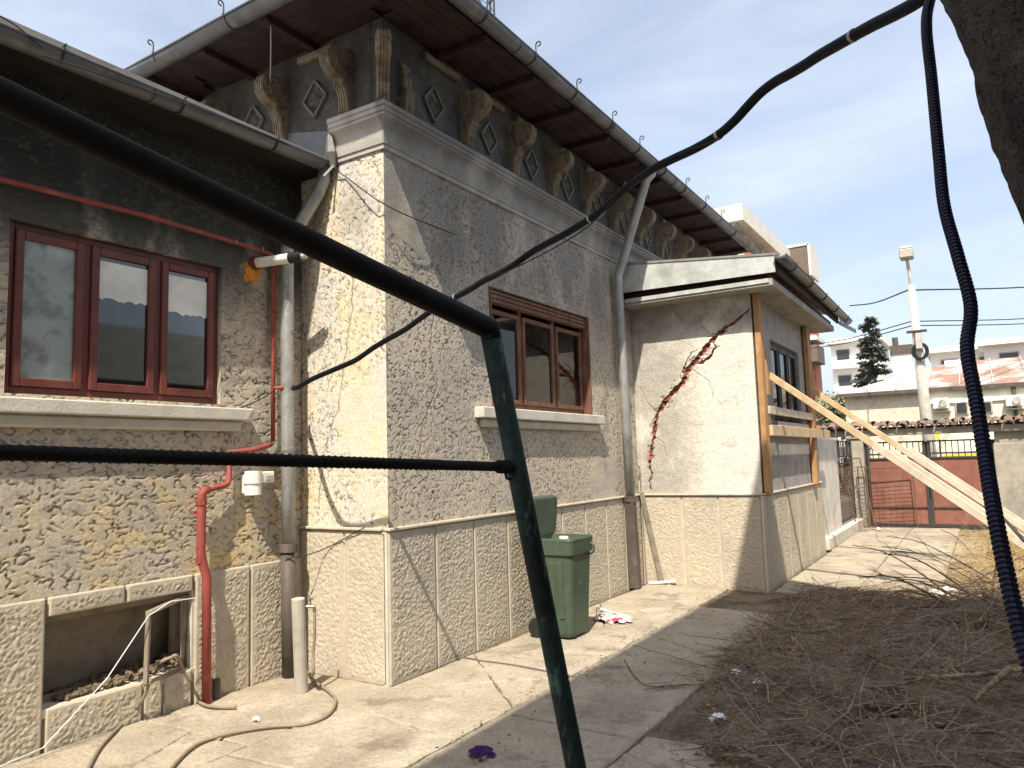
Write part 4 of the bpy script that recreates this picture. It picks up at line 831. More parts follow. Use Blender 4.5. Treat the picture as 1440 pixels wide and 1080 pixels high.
wire([on(381, -60, 'x', -.5), on(381, 60, 'x', -.5), on(380, 130, 'x', -.12)], .006, 'pale rod hanging down from the eaves beside the side brackets', 'wire_grey')
wire(spline([on(-20, 12, 'y', .5), on(25, 38, 'y', .5), on(60, 68, 'y', .5)], 4), .004, 'thin dark wire rising from the wing gutter into the sky')
wire(spline([on(60, 78, 'y', .49), on(215, 130, 'y', .49), on(375, 190, 'y', .49), on(470, 238, 'y', .49), on(545, 290, 'y', -.06), on(640, 330, 'y', -.03)], 5), .005, 'thin cable running along the wing gutter edge onto the front wall')
wire(spline([on(340, 573, 'y', .80), on(365, 562, 'y', .83), on(385, 550, 'y', .86)], 4), .005, 'short black wire from the wing window sill to the gas pipe')
wire(spline([on(400, 784, 'y', .78), on(425, 782, 'y', .70), on(460, 770, 'x', -.04), on(512, 742, 'x', -.04)], 4), .0045, 'thin dark wire crossing the side plinth from the downpipe boot')
wire(spline([on(880, 255, 'y', -.4), on(850, 300, 'y', -.2), on(800, 330, 'y', -.05)], 4), .004, 'slack pale wire against the cornice below the gutter', 'wire_grey')
wire([on(470, 232, 'y', .49), on(455, 248, 'y', .49)], .01, 'pale metal strip hanging at the wing gutter end', 'wire_grey')

# leaning plank and rod by the porch wall
m = MB(); m.bar((4.80, -.27, .01), (4.80, -.05, 1.14), .06, .03, up=(1, 0, 0), ch=.004); tag(m.build('plank', MT['oldwood']), 'narrow grey plank leaning where the porch wall meets the front wall', 'plank')
m = MB(); m.tube([(4.74, -.09, .01), (4.76, -.07, .8), (4.78, -.05, 1.45), (4.72, -.05, 1.50), (4.70, -.09, 1.46)], .008, 6); tag(m.build('iron_rod', MT['oldwood']), 'thin hooked rod standing behind the leaning plank', 'rod')
P = on(930, 821, 'z', 0); m = MB(); m.tube([P + Vector((-.12, .12, .02)), P + Vector((.05, -.08, .02)), P + Vector((.02, -.18, .03))], .017, 6); tag(m.build('broken_stick', MT['cloth_white']), 'short white broken stick at the foot of the leaning plank', 'stick')

# ------------------------------------------------------------ timber shoring of the porch
sh = thing('timber_shoring', (6.5, -1.7, 0), 'raw timber shoring of posts, rails and raking braces against the porch', 'shoring')
def post(x, z0, z1, wd_=.13): MB().box((x, YD - .055, (z0 + z1) / 2), (wd_, .07, z1 - z0), ch=.006).build('post', MT['timber_post'], sh)
post(4.93, 1.12, 3.53, .15); post(5.12, 2.3, 2.86, .12); post(7.86, 1.10, 3.53, .15); post(8.05, 2.2, 2.85, .12)
def sub(n_, a, b, wd_, h_, mt, up=(0, 0, 1)): MB().bar(a, b, wd_, h_, up=up, ch=.005).build(n_, MT[mt], sh)
sub('rail', (4.98, YD - .115, 1.865), (8.9, YD - .115, 1.865), .045, .13, 'timber')
sub('rail', (5.1, YD - .07, 2.12), (7.8, YD - .07, 2.12), .04, .10, 'timber_pale')
def brace(x, z, yf, pale):
    a = Vector((x, YD - .06, z)); b = Vector((x + .03, yf, .0)); mid = a.lerp(b, .42)
    sub('brace', a, mid.lerp(b, .06), .08, .055, 'timber', up=(1, 0, 0)); mm = Vector((.062, 0, 0))
    sub('brace', a.lerp(b, .36) - mm, b - mm, .085, .055, 'timber_pale', up=(1, 0, 0)); sub('brace', a.lerp(b, .40) + mm * 1.0 + Vector((0, -.03, .05)), b.lerp(a, .12) + mm * 1.0 + Vector((0, -.03, .05)), .05, .05, 'timber_pale', up=(1, 0, 0))
brace(5.22, 2.57, -4.80, 0); brace(7.95, 2.56, -4.80, 1)

# ------------------------------------------------------------ boundary: gate, pillars, tiled lintel, side wall
XG = 13.1
gt = thing('gate', (XG, -2.75, 0), 'rusty red double sheet-metal gate with black railing on top', 'gate')
for y0, y1 in ((-1.72, -2.80), (-2.84, -3.92)):
    lf = MB().box((XG, (y0 + y1) / 2, .72), (.02, abs(y1 - y0) - .03, 1.36)).build('leaf', MT['rustgate'], gt)
    m = MB()
    for y in (y0 - .015, y1 + .015): m.box((XG - .015, y, .87), (.045, .04, 1.70))
    for z in (.06, 1.40, 1.49): m.box((XG - .015, (y0 + y1) / 2, z), (.04, abs(y1 - y0) - .07, .035))
    m.box((XG - .02, (y0 + y1) / 2, .40), (.025, abs(y1 - y0) - .07, .028)); m.build('leaf_frame', MT['iron'], gt)
    out_, in_ = (y0, y1) if y0 > -2.5 else (y1, y0); sg = 1 if in_ > out_ else -1
    MB().bar((XG - .015, in_, 1.735), (XG - .015, out_ + sg * .22, 1.735), .03, .03).build('top_bar', MT['iron'], gt)
    MB().bar((XG - .015, out_ + sg * .22, 1.735), (XG - .015, out_ + sg * .03, 1.58), .03, .03).build('top_bar', MT['iron'], gt)
    for k in range(9): yy = y0 - .11 - k * .108; MB().box((XG - .015, yy, 1.56), (.018, .018, .33)).build('bar', MT['iron'], gt)
MB().box((XG + .03, -2.82, .88), (.02, .14, 1.7)).build('stile', MT['iron'], gt); MB().box((XG + .03, -1.69, .88), (.02, .14, 1.7)).build('stile', MT['iron'], gt); MB().box((XG + .03, -3.96, .88), (.02, .14, 1.7)).build('stile', MT['iron'], gt); MB().box((XG - .05, -2.88, .95), (.03, .03, .16)).build('handle', MT['iron'], gt); MB().box((XG - .04, -2.82, .3), (.03, .03, .55)).build('bolt', MT['iron'], gt)
pl_ = thing('gate_pillar', (XG, -1.5, 0), 'square grey rendered gate pillar between the mesh wicket and the red gate', 'pillar')
MB().box((XG, -1.52, .9), (.32, .30, 1.86), ch=.012).build('shaft', MT['pillar'], pl_); MB().box((XG, -1.52, 1.86), (.38, .36, .07), ch=.01).build('cap', MT['pillar'], pl_)
lw = thing('boundary_wall', (XG, -5.5, 0), 'grey rendered boundary wall with a tiled coping that spans over the gate', 'wall')
MB().box((XG + .1, -7.5, .93), (.3, 7.0, 1.9)).build('wall_body', MT['pillar'], lw)
for k in range(4): MB().box((XG - .065, -4.28 - k * .75, .85), (.04, .62, 1.6), ch=.012).build('wall_panel', MT['pillar'], lw)
MB().box((XG + .05, -6.0, 1.945), (.42, 10.3, .13), ch=.01).build('lintel', MT['pillar'], lw)
def halftile(r, ln):
    m = MB(); n = 6; vs_ = []
    for i, (k, rr) in enumerate(((0, r * 1.08), (ln, r * .88))):
        for q in (1, .82):
            for j in range(n + 1): a = math.pi * j / n; vs_.append((k, rr * q * math.cos(a), rr * q * math.sin(a)))
    N_ = n + 1; fs = []
    for j in range(n): fs += [(j, j + 1, 2 * N_ + j + 1, 2 * N_ + j), (N_ + j, 3 * N_ + j, 3 * N_ + j + 1, N_ + j + 1), (j, N_ + j, N_ + j + 1, j + 1), (2 * N_ + j, 2 * N_ + j + 1, 3 * N_ + j + 1, 3 * N_ + j)]
    fs += [(0, 2 * N_, 3 * N_, N_), (n, N_ + n, 3 * N_ + n, 2 * N_ + n)]
    m.add(vs_, fs); return m
tl = halftile(.085, .36).build('tile', MT['tile']); tl.parent = lw; first = True
for k in range(58):
    for row in (0, 1):
        c = tl if first else copy_of(tl, lw, (0, 0, 0)); first = False; OFF[c] = OFF[lw]
        y = -.95 - k * .165 + random.uniform(-.03, .03); up = row == 0
        c.location = Vector((XG - .28 + random.uniform(-.03, .03) if up else XG + .42, y + (0 if up else .08), (2.015 if up else 2.02) + random.uniform(-.012, .02))) - OFF[lw]
        c.rotation_euler = (random.uniform(-.25, .25), R(-15) + random.uniform(-.06, .06), (0 if up else math.pi) + random.uniform(-.14, .14))
MB().box((XG + .06, -5.6, 2.02), (.34, 9.4, .06)).build('coping_bed', MT['mortar'], lw)
sw = thing('side_wall', (10.8, -1.45, 0), 'low whitewashed side wall between the porch and the gate pillar', 'wall')
MB().box((9.75, -1.42, .9), (2.1, .14, 1.82), ch=.01).build('wall_body', MT['whitewash'], sw); MB().box((10.9, -1.44, .09), (4.2, .30, .2), ch=.015).build('footing', MT['cement'], sw)
wk = thing('wicket', (11.9, -1.45, .19), 'narrow iron wicket of rusty wire mesh between white wall and gate pillar', 'wicket')
m = MB()
for x in (10.95, 12.75): m.box((x, -1.45, 1.0), (.04, .04, 1.6))
for z in (.25, 1.35, 1.48, 1.78): m.box((11.85, -1.45, z), (1.78, .03, .03))
m.build('wicket_frame', MT['iron'], wk)
for k in range(8): MB().box((11.15 + k * .2, -1.45, 1.62), (.02, .02, .30)).build('bar', MT['iron'], wk)
m = MB()
for k in range(16): m.box((11.85, -1.45, .3 + k * .065), (1.76, .006, .006))
for k in range(24): m.box((11.0 + k * .073, -1.45, .8), (.006, .006, 1.05))
tag(m.build('wire_mesh', MT['mesh_rust'], wk), kind='stuff')
def mesh_panel(c, w_, h_, dirv, lean, label):
    t = thing('mesh_panel', c, label, 'mesh panel'); u = Vector(dirv).normalized(); n_ = Z3.cross(u); v = (Z3 + n_ * lean).normalized(); c = Vector(c); m = MB()
    A = [c - u * w_ / 2, c + u * w_ / 2, c + u * w_ / 2 + v * h_, c - u * w_ / 2 + v * h_]
    for i in range(4): m.tube([A[i], A[(i + 1) % 4]], .012, 5)
    m.build('rim', MT['mesh_rust'], t); m = MB()
    for k in range(1, int(h_ / .085)): m.tube([A[0] + v * k * .085, A[1] + v * k * .085], .004, 4)
    for k in range(1, int(w_ / .11)): m.tube([A[0] + u * k * .11, A[0] + u * k * .11 + v * h_], .004, 4)
    tag(m.build('grid', MT['mesh_rust'], t), kind='stuff')
mesh_panel((12.2, -1.72, .0), .55, 1.45, (.6, -.35, 0), .18, 'rusty wire mesh panel leaning on the wicket')
mesh_panel((12.95, -2.13, .0), .85, 1.22, (.05, -1, 0), -.05, 'wide rusty wire mesh panel leaning on the red gate leaf')
mesh_panel((12.85, -1.62, .0), .14, 1.25, (.05, -1, 0), -.05, 'narrow rusty mesh strip standing against the gate pillar')
P = on(1235, 745, 'z', 0); crumple('plastic_bottle', P, .16, .05, .05, pm('bottle', (.45, .55, .5)), 'flattened pale plastic bottle on the ground before the gate', 'bottle', 55, 14)

# ------------------------------------------------------------ brush pile, straw, branches
def twig(m, p, L_, az, el, r, bend, seg=4, n=3):
    d = Vector((math.cos(az) * math.cos(el), math.sin(az) * math.cos(el), math.sin(el))); q = [Vector(p)]; rs = [r]
    for i in range(seg):
        d = (d + Vector((random.gauss(0, bend), random.gauss(0, bend), random.gauss(0, bend * .6) - .02))).normalized(); nx = q[-1] + d * (L_ / seg)
        if nx.z < .004: nx.z = .004 + random.uniform(0, .01); d.z = abs(d.z) * .2
        q.append(nx); rs.append(r * (1 - .75 * (i + 1) / seg))
    m.tube(q, rs, n, caps=False); return q
def pile_edge(x): return np.interp(x, [-2.2, -.9, -.2, .35, 1.2, 2.4, 3.6, 5.5], [-3.6, -2.75, -2.45, -2.2, -2.0, -1.92, -1.85, -2.0])
def dens(x, y):
    e = pile_edge(x) + .30 * float(pn(x / .9, y / .9, 71)) + .14 * float(pn(x / .3, y / .3, 72))
    return y < e
def moundz(x, y): return max(0, .20 * math.exp(-((x - 1.9) / 2.4) ** 2 - ((y + 3.2) / .9) ** 2) + .36 * math.exp(-((x - 4.3) / .8) ** 2 - ((y + 3.95) / .45) ** 2))
m = MB(); m2 = MB(); cnt = 0
while cnt < 8200:
    x = random.uniform(-1.9, 5.4); y = random.uniform(-5.0, -1.5)
    if not dens(x, y) or x > 5.2 + .3 * float(pn(y / .5, 3, 74)): continue
    if float(pn(x / .55, y / .55, 75)) < -.06 and random.random() < .72: continue
    cnt += 1; h = moundz(x, y)
    L_ = random.choice((.07, .1, .14, .2, .3, .5)) * random.uniform(.7, 1.3); az = random.gauss(-.25, .9) + (math.pi if random.random() < .5 else 0)
    if not (dens(x - .3, y) and dens(x, y + .25)): L_ *= .45; az = random.uniform(0, 6.3)
    twig(m if random.random() < .7 else m2, (x, y, random.uniform(.006, .03) + h * random.random()), L_, az, random.gauss(.06, .12), random.uniform(.0024, .0058), .2, 4 if L_ > .2 else 2)
cnt = 0
while cnt < 420:
    x = random.uniform(-1.5, 5.0); y = random.uniform(-4.8, -1.9)
    if not (dens(x - .5, y) and dens(x, y + .3)): continue
    cnt += 1; twig(m if random.random() < .55 else m2, (x, y, .03 + moundz(x, y) * random.uniform(.5, 1.1)), random.uniform(.45, 1.1), random.gauss(-.35, .8) + random.choice((0, math.pi)), random.gauss(.05, .07), random.uniform(.0035, .0075), .11, 7, 4)
tag(m.build('twig_litter', MT['twig'], fix=False), 'brown dry twigs and prunings spread thickly over the yard', 'twigs', kind='stuff')
tag(m2.build('twig_litter', MT['twig_pale'], fix=False), 'paler grey dry twigs mixed through the pile of prunings', 'twigs', kind='stuff')
# bed of broken litter under the twigs
n_x, n_y = 330, 170; gx = np.linspace(-2.1, 5.5, n_x); gy = np.linspace(-5.0, -1.45, n_y); GXX, GYY = np.meshgrid(gx, gy)
edge_ = pile_edge(GXX) + .30 * pn(GXX / .9, GYY / .9, 71) + .14 * pn(GXX / .3, GYY / .3, 72)
mz_ = .20 * np.exp(-((GXX - 1.9) / 2.4) ** 2 - ((GYY + 3.2) / .9) ** 2) + .36 * np.exp(-((GXX - 4.3) / .8) ** 2 - ((GYY + 3.95) / .45) ** 2)
k_ = sst(edge_ - GYY, -.22, .40) * sst(pn(GXX / .55, GYY / .55, 75) + .25, -.02, .25) * sst(5.3 - GXX, 0, .3)
ZZ = -.03 + .045 * k_ + .55 * mz_ * k_ + (.022 * pn(GXX / .05, GYY / .05, 81) + .02 * pn(GXX / .13, GYY / .1, 82) + .012 * pn(GXX / .025, GYY / .022, 83)) * (k_ > .03)
m = MB(); m.add(list(zip(GXX.ravel(), GYY.ravel(), ZZ.ravel())), [(j * n_x + i, j * n_x + i + 1, (j + 1) * n_x + i + 1, (j + 1) * n_x + i) for j in range(n_y - 1) for i in range(n_x - 1) if k_[j, i] > .04])
tag(m.build('litter_bed', MT['dirt'], fix=False), 'brown crumbled litter and soil under the dry twigs', 'litter', kind='stuff')
# leaf crumbs and debris on the shaded ground
m = MB()
for i in range(7000):
    x = random.uniform(-2.2, 5.4); y = random.uniform(-4.6, -1.0)
    if not (dens(x, y) or (random.random() < .22)): continue
    s_ = random.uniform(.006, .022); a = random.uniform(0, 6.3); e1 = Vector((math.cos(a), math.sin(a), random.uniform(-.4, .4))) * s_; e2 = Vector((-math.sin(a), math.cos(a), random.uniform(-.4, .4))) * s_ * .6
    c = Vector((x, y, .012 + s_ * .4 + moundz(x, y) * random.random() * .6)); m.quad(c - e1, c - e2, c + e1, c + e2)
tag(m.build('leaf_litter', MT['twig'], fix=False), 'small dead leaf crumbs scattered over the shaded slabs', 'leaf litter', kind='stuff')
m = MB()
for i in range(4800):
    x = random.uniform(5.2, 12.0); y = random.gauss(-4.15, .45) + (x - 6) * -.03
    if y > -3.3 + .45 * float(pn(x / .6, 1, 77)): continue
    twig(m, (x, y, random.uniform(.005, .05)), random.uniform(.12, .4), random.uniform(0, 6.3), random.gauss(.25, .3), random.uniform(.002, .004), .25, 3)
tag(m.build('straw', MT['straw'], fix=False), 'sunlit yellow dry straw along the yard edge near the gate', 'straw', kind='stuff')
m = MB()
for i in range(900):
    x = random.uniform(-1.6, 2.5); y = random.uniform(-4.2, -2.1)
    if float(pn(x / .4, y / .4, 79)) < .12: continue
    for k in range(2): twig(m, (x + random.uniform(-.03, .03), y, .0), random.uniform(.05, .14), random.uniform(0, 6.3), 1.2, .0018, .2, 2)
tag(m.build('grass', MT['grass'], fix=False), 'sparse dry grass blades sprouting at the slab edges', 'grass', kind='stuff')
def branch(P, r, lab, grp=None, twigs=6, mat='twig', zs=None):
    q = spline(P, 5); m = MB(); n = len(q); m.tube(q, [r * (1 - .7 * i / n) for i in range(n)], 7)
    for k in range(twigs):
        i = random.randint(n // 4, n - 2); d = (q[i + 1] - q[i]).normalized(); az = math.atan2(d.y, d.x) + random.choice((-1, 1)) * random.uniform(.4, .9)
        twig(m, q[i], random.uniform(.15, .45), az, random.uniform(.0, .5), r * .35, .15, 4, 4)
    o = m.build('fallen_branch', MT[mat], smooth=True); return tag(o, lab, 'branch', grp)
gz = lambda a, b, z: Vector(on(a, b, 'z', z))
branch([gz(1088, 1055, .02), gz(1060, 1000, .05), gz(1020, 950, .05), gz(985, 965 - 3, .03), gz(955, 963, .02), gz(905, 970, .02)], .010, 'long thin dark branch arching from the twigs onto the bare slabs', twigs=4)
branch([gz(878, 928, .12), gz(893, 952, .02), gz(915, 965, .015), gz(960, 962, .02)], .007, 'small forked twig standing up at the edge of the bare slabs', twigs=2)
branch([gz(1112, 895, .10), gz(1130, 915, .10), gz(1145, 945, .06), gz(1160, 975, .03)], .016, 'thick crooked dark branch lying on top of the twigs', twigs=3)
brk_ = [([gz(1440, 940, .25), gz(1350, 950, .2), gz(1280, 945, .16), gz(1180, 900, .1)], .017), ([gz(1160, 962, .08), gz(1250, 965, .14), gz(1340, 940, .18), gz(1420, 900, .25)], .011), ([gz(1420, 940, .25), gz(1380, 975, .2), gz(1360, 1000, .12)], .022), ([gz(1000, 1062, .03), gz(1100, 1065, .05), gz(1250, 1068, .06), gz(1440, 1090, .1)], .012), ([gz(1250, 1035, .04), gz(1300, 1012, .1), gz(1330, 1000, .1)], .02), ([gz(1200, 935, .08), gz(1270, 970, .12), gz(1340, 1010, .1), gz(1440, 1040, .12)], .006), ([gz(1190, 995, .03), gz(1250, 992, .05), gz(1310, 990, .05)], .02)]
for P, r in brk_: branch(P, r, 'dark pruned branch tangled in the middle of the brush pile', 'branches in the brush pile', 7)
branch([gz(1410, 825, .05), gz(1350, 760, .5), gz(1322, 744, .72)], .008, 'thin bare shoot sticking up towards the gate from the straw', twigs=1)
branch([gz(1440, 760, .9), gz(1400, 718, 1.0), gz(1382, 711, 1.05)], .016, 'grey sawn branch stub lying across the brace foot', twigs=1, mat='twig_pale')
for k in range(24):
    x = 3.7 + random.uniform(-.3, 1.9); y = -3.72 + random.uniform(-.5, .30)
    a = random.uniform(1.4, 4.4); P0 = Vector((x, y, .05)); dd = Vector((math.cos(a), math.sin(a), random.uniform(.15, .75)))
    branch([P0, P0 + dd * .4, P0 + dd * .8 + Vector((0, 0, -.05)), P0 + dd * 1.15 + Vector((0, 0, -.22))], random.uniform(.005, .013), 'bare cut branch in the heap of brush below the corrugated conduit', 'branches in the heap', 6)
ngl = MB()
hp = gz(1212, 1045, .06); ngl.tube([hp + Vector((math.cos(a) * .13, math.sin(a) * .10, .02 + .02 * math.sin(a * 2))) for a in np.linspace(0, 6.28, 30)], .004, 5); tag(ngl.build('wire_hoop', MT['wire_grey']), 'small grey wire hoop lying on the brush pile', 'hoop')

# ------------------------------------------------------------ tree beside the camera
tr = thing('tree', (-2.35, -4.35, 0), 'thick dark bare tree trunk leaning over the yard from beside the brush', 'tree')
a0 = at(1440, 0, 1.45); a1 = at(1545, 245, 1.45); dn = (a1 - a0).normalized()
tpts = [Vector((-2.42, -4.42, -.05)), Vector((-2.40, -4.36, .5)), a1 + dn * .55, a1, a0.lerp(a1, .5), a0, a0 - dn * .35, a0 - dn * .9 + Z3 * .2, a0 - dn * 1.5 + Z3 * .7]
q = spline(tpts, 14); n = len(q); m = MB(); rs = [.165 - .075 * i / n for i in range(n)]
m.tube(q, rs, 40)
Vn = np.array(m.V); 
for i, v in enumerate(m.V):
    c = q[i // 40]; d = Vector(v) - c; k = 1 + .09 * float(pn(i % 40 / 3.1, v[2] * 9, 91)) + .05 * float(pn(i % 40 / 1.3, v[2] * 28, 92)); m.V[i] = tuple(c + d * k)
m.build('trunk', MT['bark'], tr, smooth=True)
m = MB()
for k in range(16):
    i = random.randint(int(n * .72), n - 1); az = random.uniform(3.0, 5.2); b = twig(m, q[i], random.uniform(1.0, 2.2), az, random.uniform(.7, 1.3), .04, .12, 7, 7)
    for _ in range(7): j = random.randint(2, 6); twig(m, b[j], random.uniform(.4, .9), random.uniform(2.6, 5.4), random.uniform(.4, 1.2), .012, .12, 4, 4)
m.build('crown', MT['bark'], tr)

# ------------------------------------------------------------ unseen building behind the camera, outline shaped to cast the yard shadow
nb = thing('yard_shade_building', (-5, -5, 0), 'plain beige unseen block with a jutting flat roof shaped to shade the yard', 'building')
HB = 9.0; YE = -3.46; fp = [(.05, YE), (-16, YE), (-16, -14), (.05 - .727 * (14 + YE), -14)]
m = MB(); m.prism(fp, (0, 0, HB - .18), X3, Y3, Z3, .18); m.build('roof_slab', MT['cement'], nb)
fw_ = [(-1.3, -4.95), (-15.5, -4.95), (-15.5, -13.5), (-7.4, -13.5)]
m = MB(); m.prism(fw_, (0, 0, -.05), X3, Y3, Z3, HB - .14); m.build('wall', MT['pillar'], nb)
for fl_ in range(3):
    for k in range(5):
        m = MB(); m.box((-3.2 - k * 2.6, -4.94, 1.7 + fl_ * 2.8), (1.3, .06, 1.4), ch=.01); wq = m.build('window', MT['plastic_white'], nb)
        MB().box((-3.2 - k * 2.6, -4.905, 1.7 + fl_ * 2.8), (1.16, .02, 1.26)).build('pane', MT['glassdark'], wq)

sn = thing('reflection_house', (6, -9, 0), 'unseen grey house added on the open side of the yard for the window reflections', 'house')  # out-of-view house, added to darken what the window panes reflect
MB().box((6.5, -9.6, 1.58), (12.5, 5.6, 3.2)).build('wall', MT['pillar'], sn); m = MB(); m.prism([(-6.5, 3.15), (-9.6, 4.7), (-12.8, 3.15)], (-.1, 0, 0), Y3, Z3, X3, 13.2); m.build('roof', MT['sheet'], sn)
for k in range(4):
    wq = MB().box((2.0 + k * 3, -6.79, 1.7), (1.3, .06, 1.4), ch=.01).build('window', MT['oldwood'], sn); MB().box((2.0 + k * 3, -6.75, 1.7), (1.1, .03, 1.2)).build('pane', MT['glassdark'], wq)
# ------------------------------------------------------------ beyond the gate
yh = thing('street_house', (26, -6, 0), 'long pale yellow house with patchy rusty metal roof across the street', 'house')
MB().box((28.0, -9.1, 1.74), (8, 13.8, 3.5)).build('wall', MT['render_yellow'], yh)
MB().box((28.1, -1.0, 1.72), (8, 2.42, 3.46)).build('wall', MT['render_stained'], yh)
ez, ey0, ey1, ex = 3.56, .42, -16.2, 23.86; rz = 4.75; rx = 28.0
for k in range(18):       # front slope in standing-seam sheets
    ya = ey0 - (ey0 - ey1) * k / 18; yb_ = ey0 - (ey0 - ey1) * (k + 1) / 18
    def top(y): t = min(1, (ey0 - y) / 3.2); return (ex + (rx - ex) * t, ez + (rz - ez) * t)
    if k < 4: 
        (xa, za), (xb_, zb_) = top(ya), top(yb_)
    else: xa = xb_ = rx; za = zb_ = rz
    m = MB(); m.add([(ex, ya, ez), (ex, yb_, ez), (xb_, yb_, zb_), (xa, ya, za), (ex, ya, ez - .05), (ex, yb_, ez - .05)], [(0, 1, 2, 3), (4, 5, 1, 0)])
    m.build('roof_sheet', MT['roof_pale'] if k < 3 or k % 5 == 2 else MT['roof_rust'], yh); MB().bar((ex, yb_, ez + .02), (xb_, yb_, zb_ + .02), .03, .05).build('roof_seam', MT['roof_pale'], yh)
m = MB(); m.add([(ex, ey0, ez - .02), (rx, ey0 - 3.2, rz - .02), (32.4, ey0, ez - .02)], [(0, 2, 1)]); m.build('roof_hip', MT['roof_pale'], yh)
m = MB(); m.add([(32.4, ey0, ez), (32.4, ey1, ez), (rx, ey1, rz - .01), (rx, ey0 - 3.2, rz - .01)], [(0, 1, 2, 3)]); m.build('roof_back', MT['roof_rust'], yh)
MB().box((ex - .03, -7.9, ez - .07), (.07, 16.6, .12)).build('gutter', MT['boot'], yh)
MB().box((23.96, -9, 3.1), (.07, 13.4, .14)).build('band', MT['render_white'], yh)
for (pa, pb) in (((1345, 567), (1360, 580)), ((1382, 566), (1394, 578)), ((1450, 570), (1462, 580))):
    A, B = on(*pa, 'x', 23.97), on(*pb, 'x', 23.97); c = (A + B) / 2
    wq = MB().box((23.97, c.y, c.z), (.08, abs(A.y - B.y) + .1, abs(A.z - B.z) + .1), ch=.01).build('window', MT['pipe_grey'], yh); MB().box((23.92, c.y, c.z), (.03, abs(A.y - B.y), abs(A.z - B.z))).build('pane', MT['glassdark'], wq)
MB().tube([(23.9, -4.72, 3.45), (23.9, -4.72, .2)], .06, 8).build('downpipe', MT['boot'], yh)
c = on(1270, 512, 'x', 26.5); chm = MB().box((26.5, c.y, c.z - .1), (.6, .62, .9)).build('chimney', MT['render_white'], yh); MB().box((26.5, c.y, c.z + .5), (.7, .75, .34)).build('chimney_hood', MT['boot'], chm); MB().tube([(26.5, c.y + .2, c.z + .6), (26.5, c.y + .2, c.z + 1.0)], .1, 8).build('flue', MT['boot'], chm)
c = on(1340, 515, 'x', 27.5); MB().box((27.5, c.y, c.z - .2), (.5, .5, .8)).build('chimney', MT['render_white'], yh)
for i, (pa, pb, lab) in enumerate((((1316, 561), (1331, 574), 'white air conditioner on the yellow house wall beside the utility pole'), ((1419, 557), (1434, 570), 'white air conditioner on the yellow house wall right of its downpipe'))):
    A, B = on(*pa, 'x', 23.8), on(*pb, 'x', 23.8); c = (A + B) / 2; ac = thing('air_conditioner', (23.8, c.y, c.z - .15), lab, 'air conditioner', 'air conditioners')
    MB().box((23.78, c.y, c.z), (.26, .46, .34), ch=.02).build('case', MT['render_white'], ac); MB().tube([(23.63, c.y - .06, c.z), (23.60, c.y - .06, c.z)], .12, 16).build('fan_grille', MT['pipe_grey'], ac); MB().box((23.88, c.y, c.z - .25), (.3, .5, .04)).build('bracket', MT['pipe_grey'], ac)
# utility pole
pb_ = at(1303, 592, 21.0); pt = at(1281, 400, 21.0); pole = thing('utility_pole', (pb_.x, pb_.y, 0), 'leaning concrete utility pole with a box street lamp on top', 'utility pole')
dpo = (pt - pb_); base = pb_ - dpo * (pb_.z / dpo.z)
MB().tube([base, pb_, pt], [.17, .155, .095], 12).build('shaft', MT['polecon'], pole, smooth=True)
lt = at(1275, 362, 21.0); MB().tube([pt, lt], .045, 8).build('lamp_arm', MT['polecon'], pole); ld = lt + Vector((0, 0, .08))
MB().box(ld, (.42, .34, .26), ch=.03).build('lamp', MT['pipe_grey'], pole); MB().box(ld + Z3 * .17, (.38, .32, .08), ch=.03).build('lamp_cap', MT['plastic_white'], pole)
c = at(1289, 466, 20.9); MB().box(c, (.12, .5, .06)).build('cross_arm', MT['iron'], pole)
c = at(1294, 494, 20.85); m = MB()
for k in range(3): m.tube([c + Vector((.0, math.cos(a) * (.14 + .03 * k), math.sin(a) * (.19 + .02 * k))) for a in np.linspace(0, 6.3, 20)], .022, 6)
m.build('cable_coil', MT['wire'], pole)
MB().box(at(1292, 480, 20.85), (.2, .16, .45), ch=.02).build('switch_box', MT['polecon'], pole)
for i, (a, b) in enumerate((((1195, 430), (1277, 408)), ((1277, 408), (1560, 392)), ((1120, 487), (1282, 452)), ((1282, 452), (1560, 436)), ((1120, 492), (1283, 458)), ((1283, 458), (1560, 444)))):
    A, B = at(*a, 21 if i % 2 else 28), at(*b, 28 if i % 2 else 21); mid = (A + B) / 2 - Z3 * .12
    wire(spline([A, mid, B], 6), .022 if i < 2 else .016, ('upper' if i < 2 else 'lower') + ' power line strung from the concrete utility pole', 'wire', 'upper power lines' if i < 2 else 'lower power lines')
# conifer
def conifer(base, H_, W_, label):
    t = thing('conifer', base, label, 'tree'); b = Vector(base); MB().tube([b, b + Z3 * H_ * .5, b + Z3 * H_], [.22, .13, .02], 8).build('trunk', MT['bark'], t)
    m = MB()
    for k in range(190):
        f = random.uniform(.15, 1); z = H_ * f; L_ = W_ * (1.04 - f) ** .85 * random.uniform(.55, 1.15) + .12; az = random.uniform(0, 6.3); q = [b + Z3 * z]; d = Vector((math.cos(az), math.sin(az), .25))
        for i in range(6): d.z -= .07; q.append(q[-1] + d * L_ / 6)
        m.tube(q, [.03, .028, .024, .02, .015, .01, .006], 4)
        for i in range(1, 7):
            for _ in range(16):
                p = q[i - 1].lerp(q[i], random.random()); s_ = random.uniform(.10, .24); u = (d + Vector((random.gauss(0, .6), random.gauss(0, .6), random.gauss(-.15, .45)))).normalized(); v = u.orthogonal().normalized() * .045
                m.add([p - v, p + u * s_ * .5 + v * 1.2, p + u * s_, p + u * s_ * .5 - v * 1.2], [(0, 1, 2, 3)])
    m.build('crown', MT['needles'], t, fix=False)
ct = at(1224, 445, 34); cb = at(1230, 560, 34)
conifer((cb.x, cb.y, 0), ct.z, 1.55, 'dark spiky conifer rising behind the hip of the rusty roof')
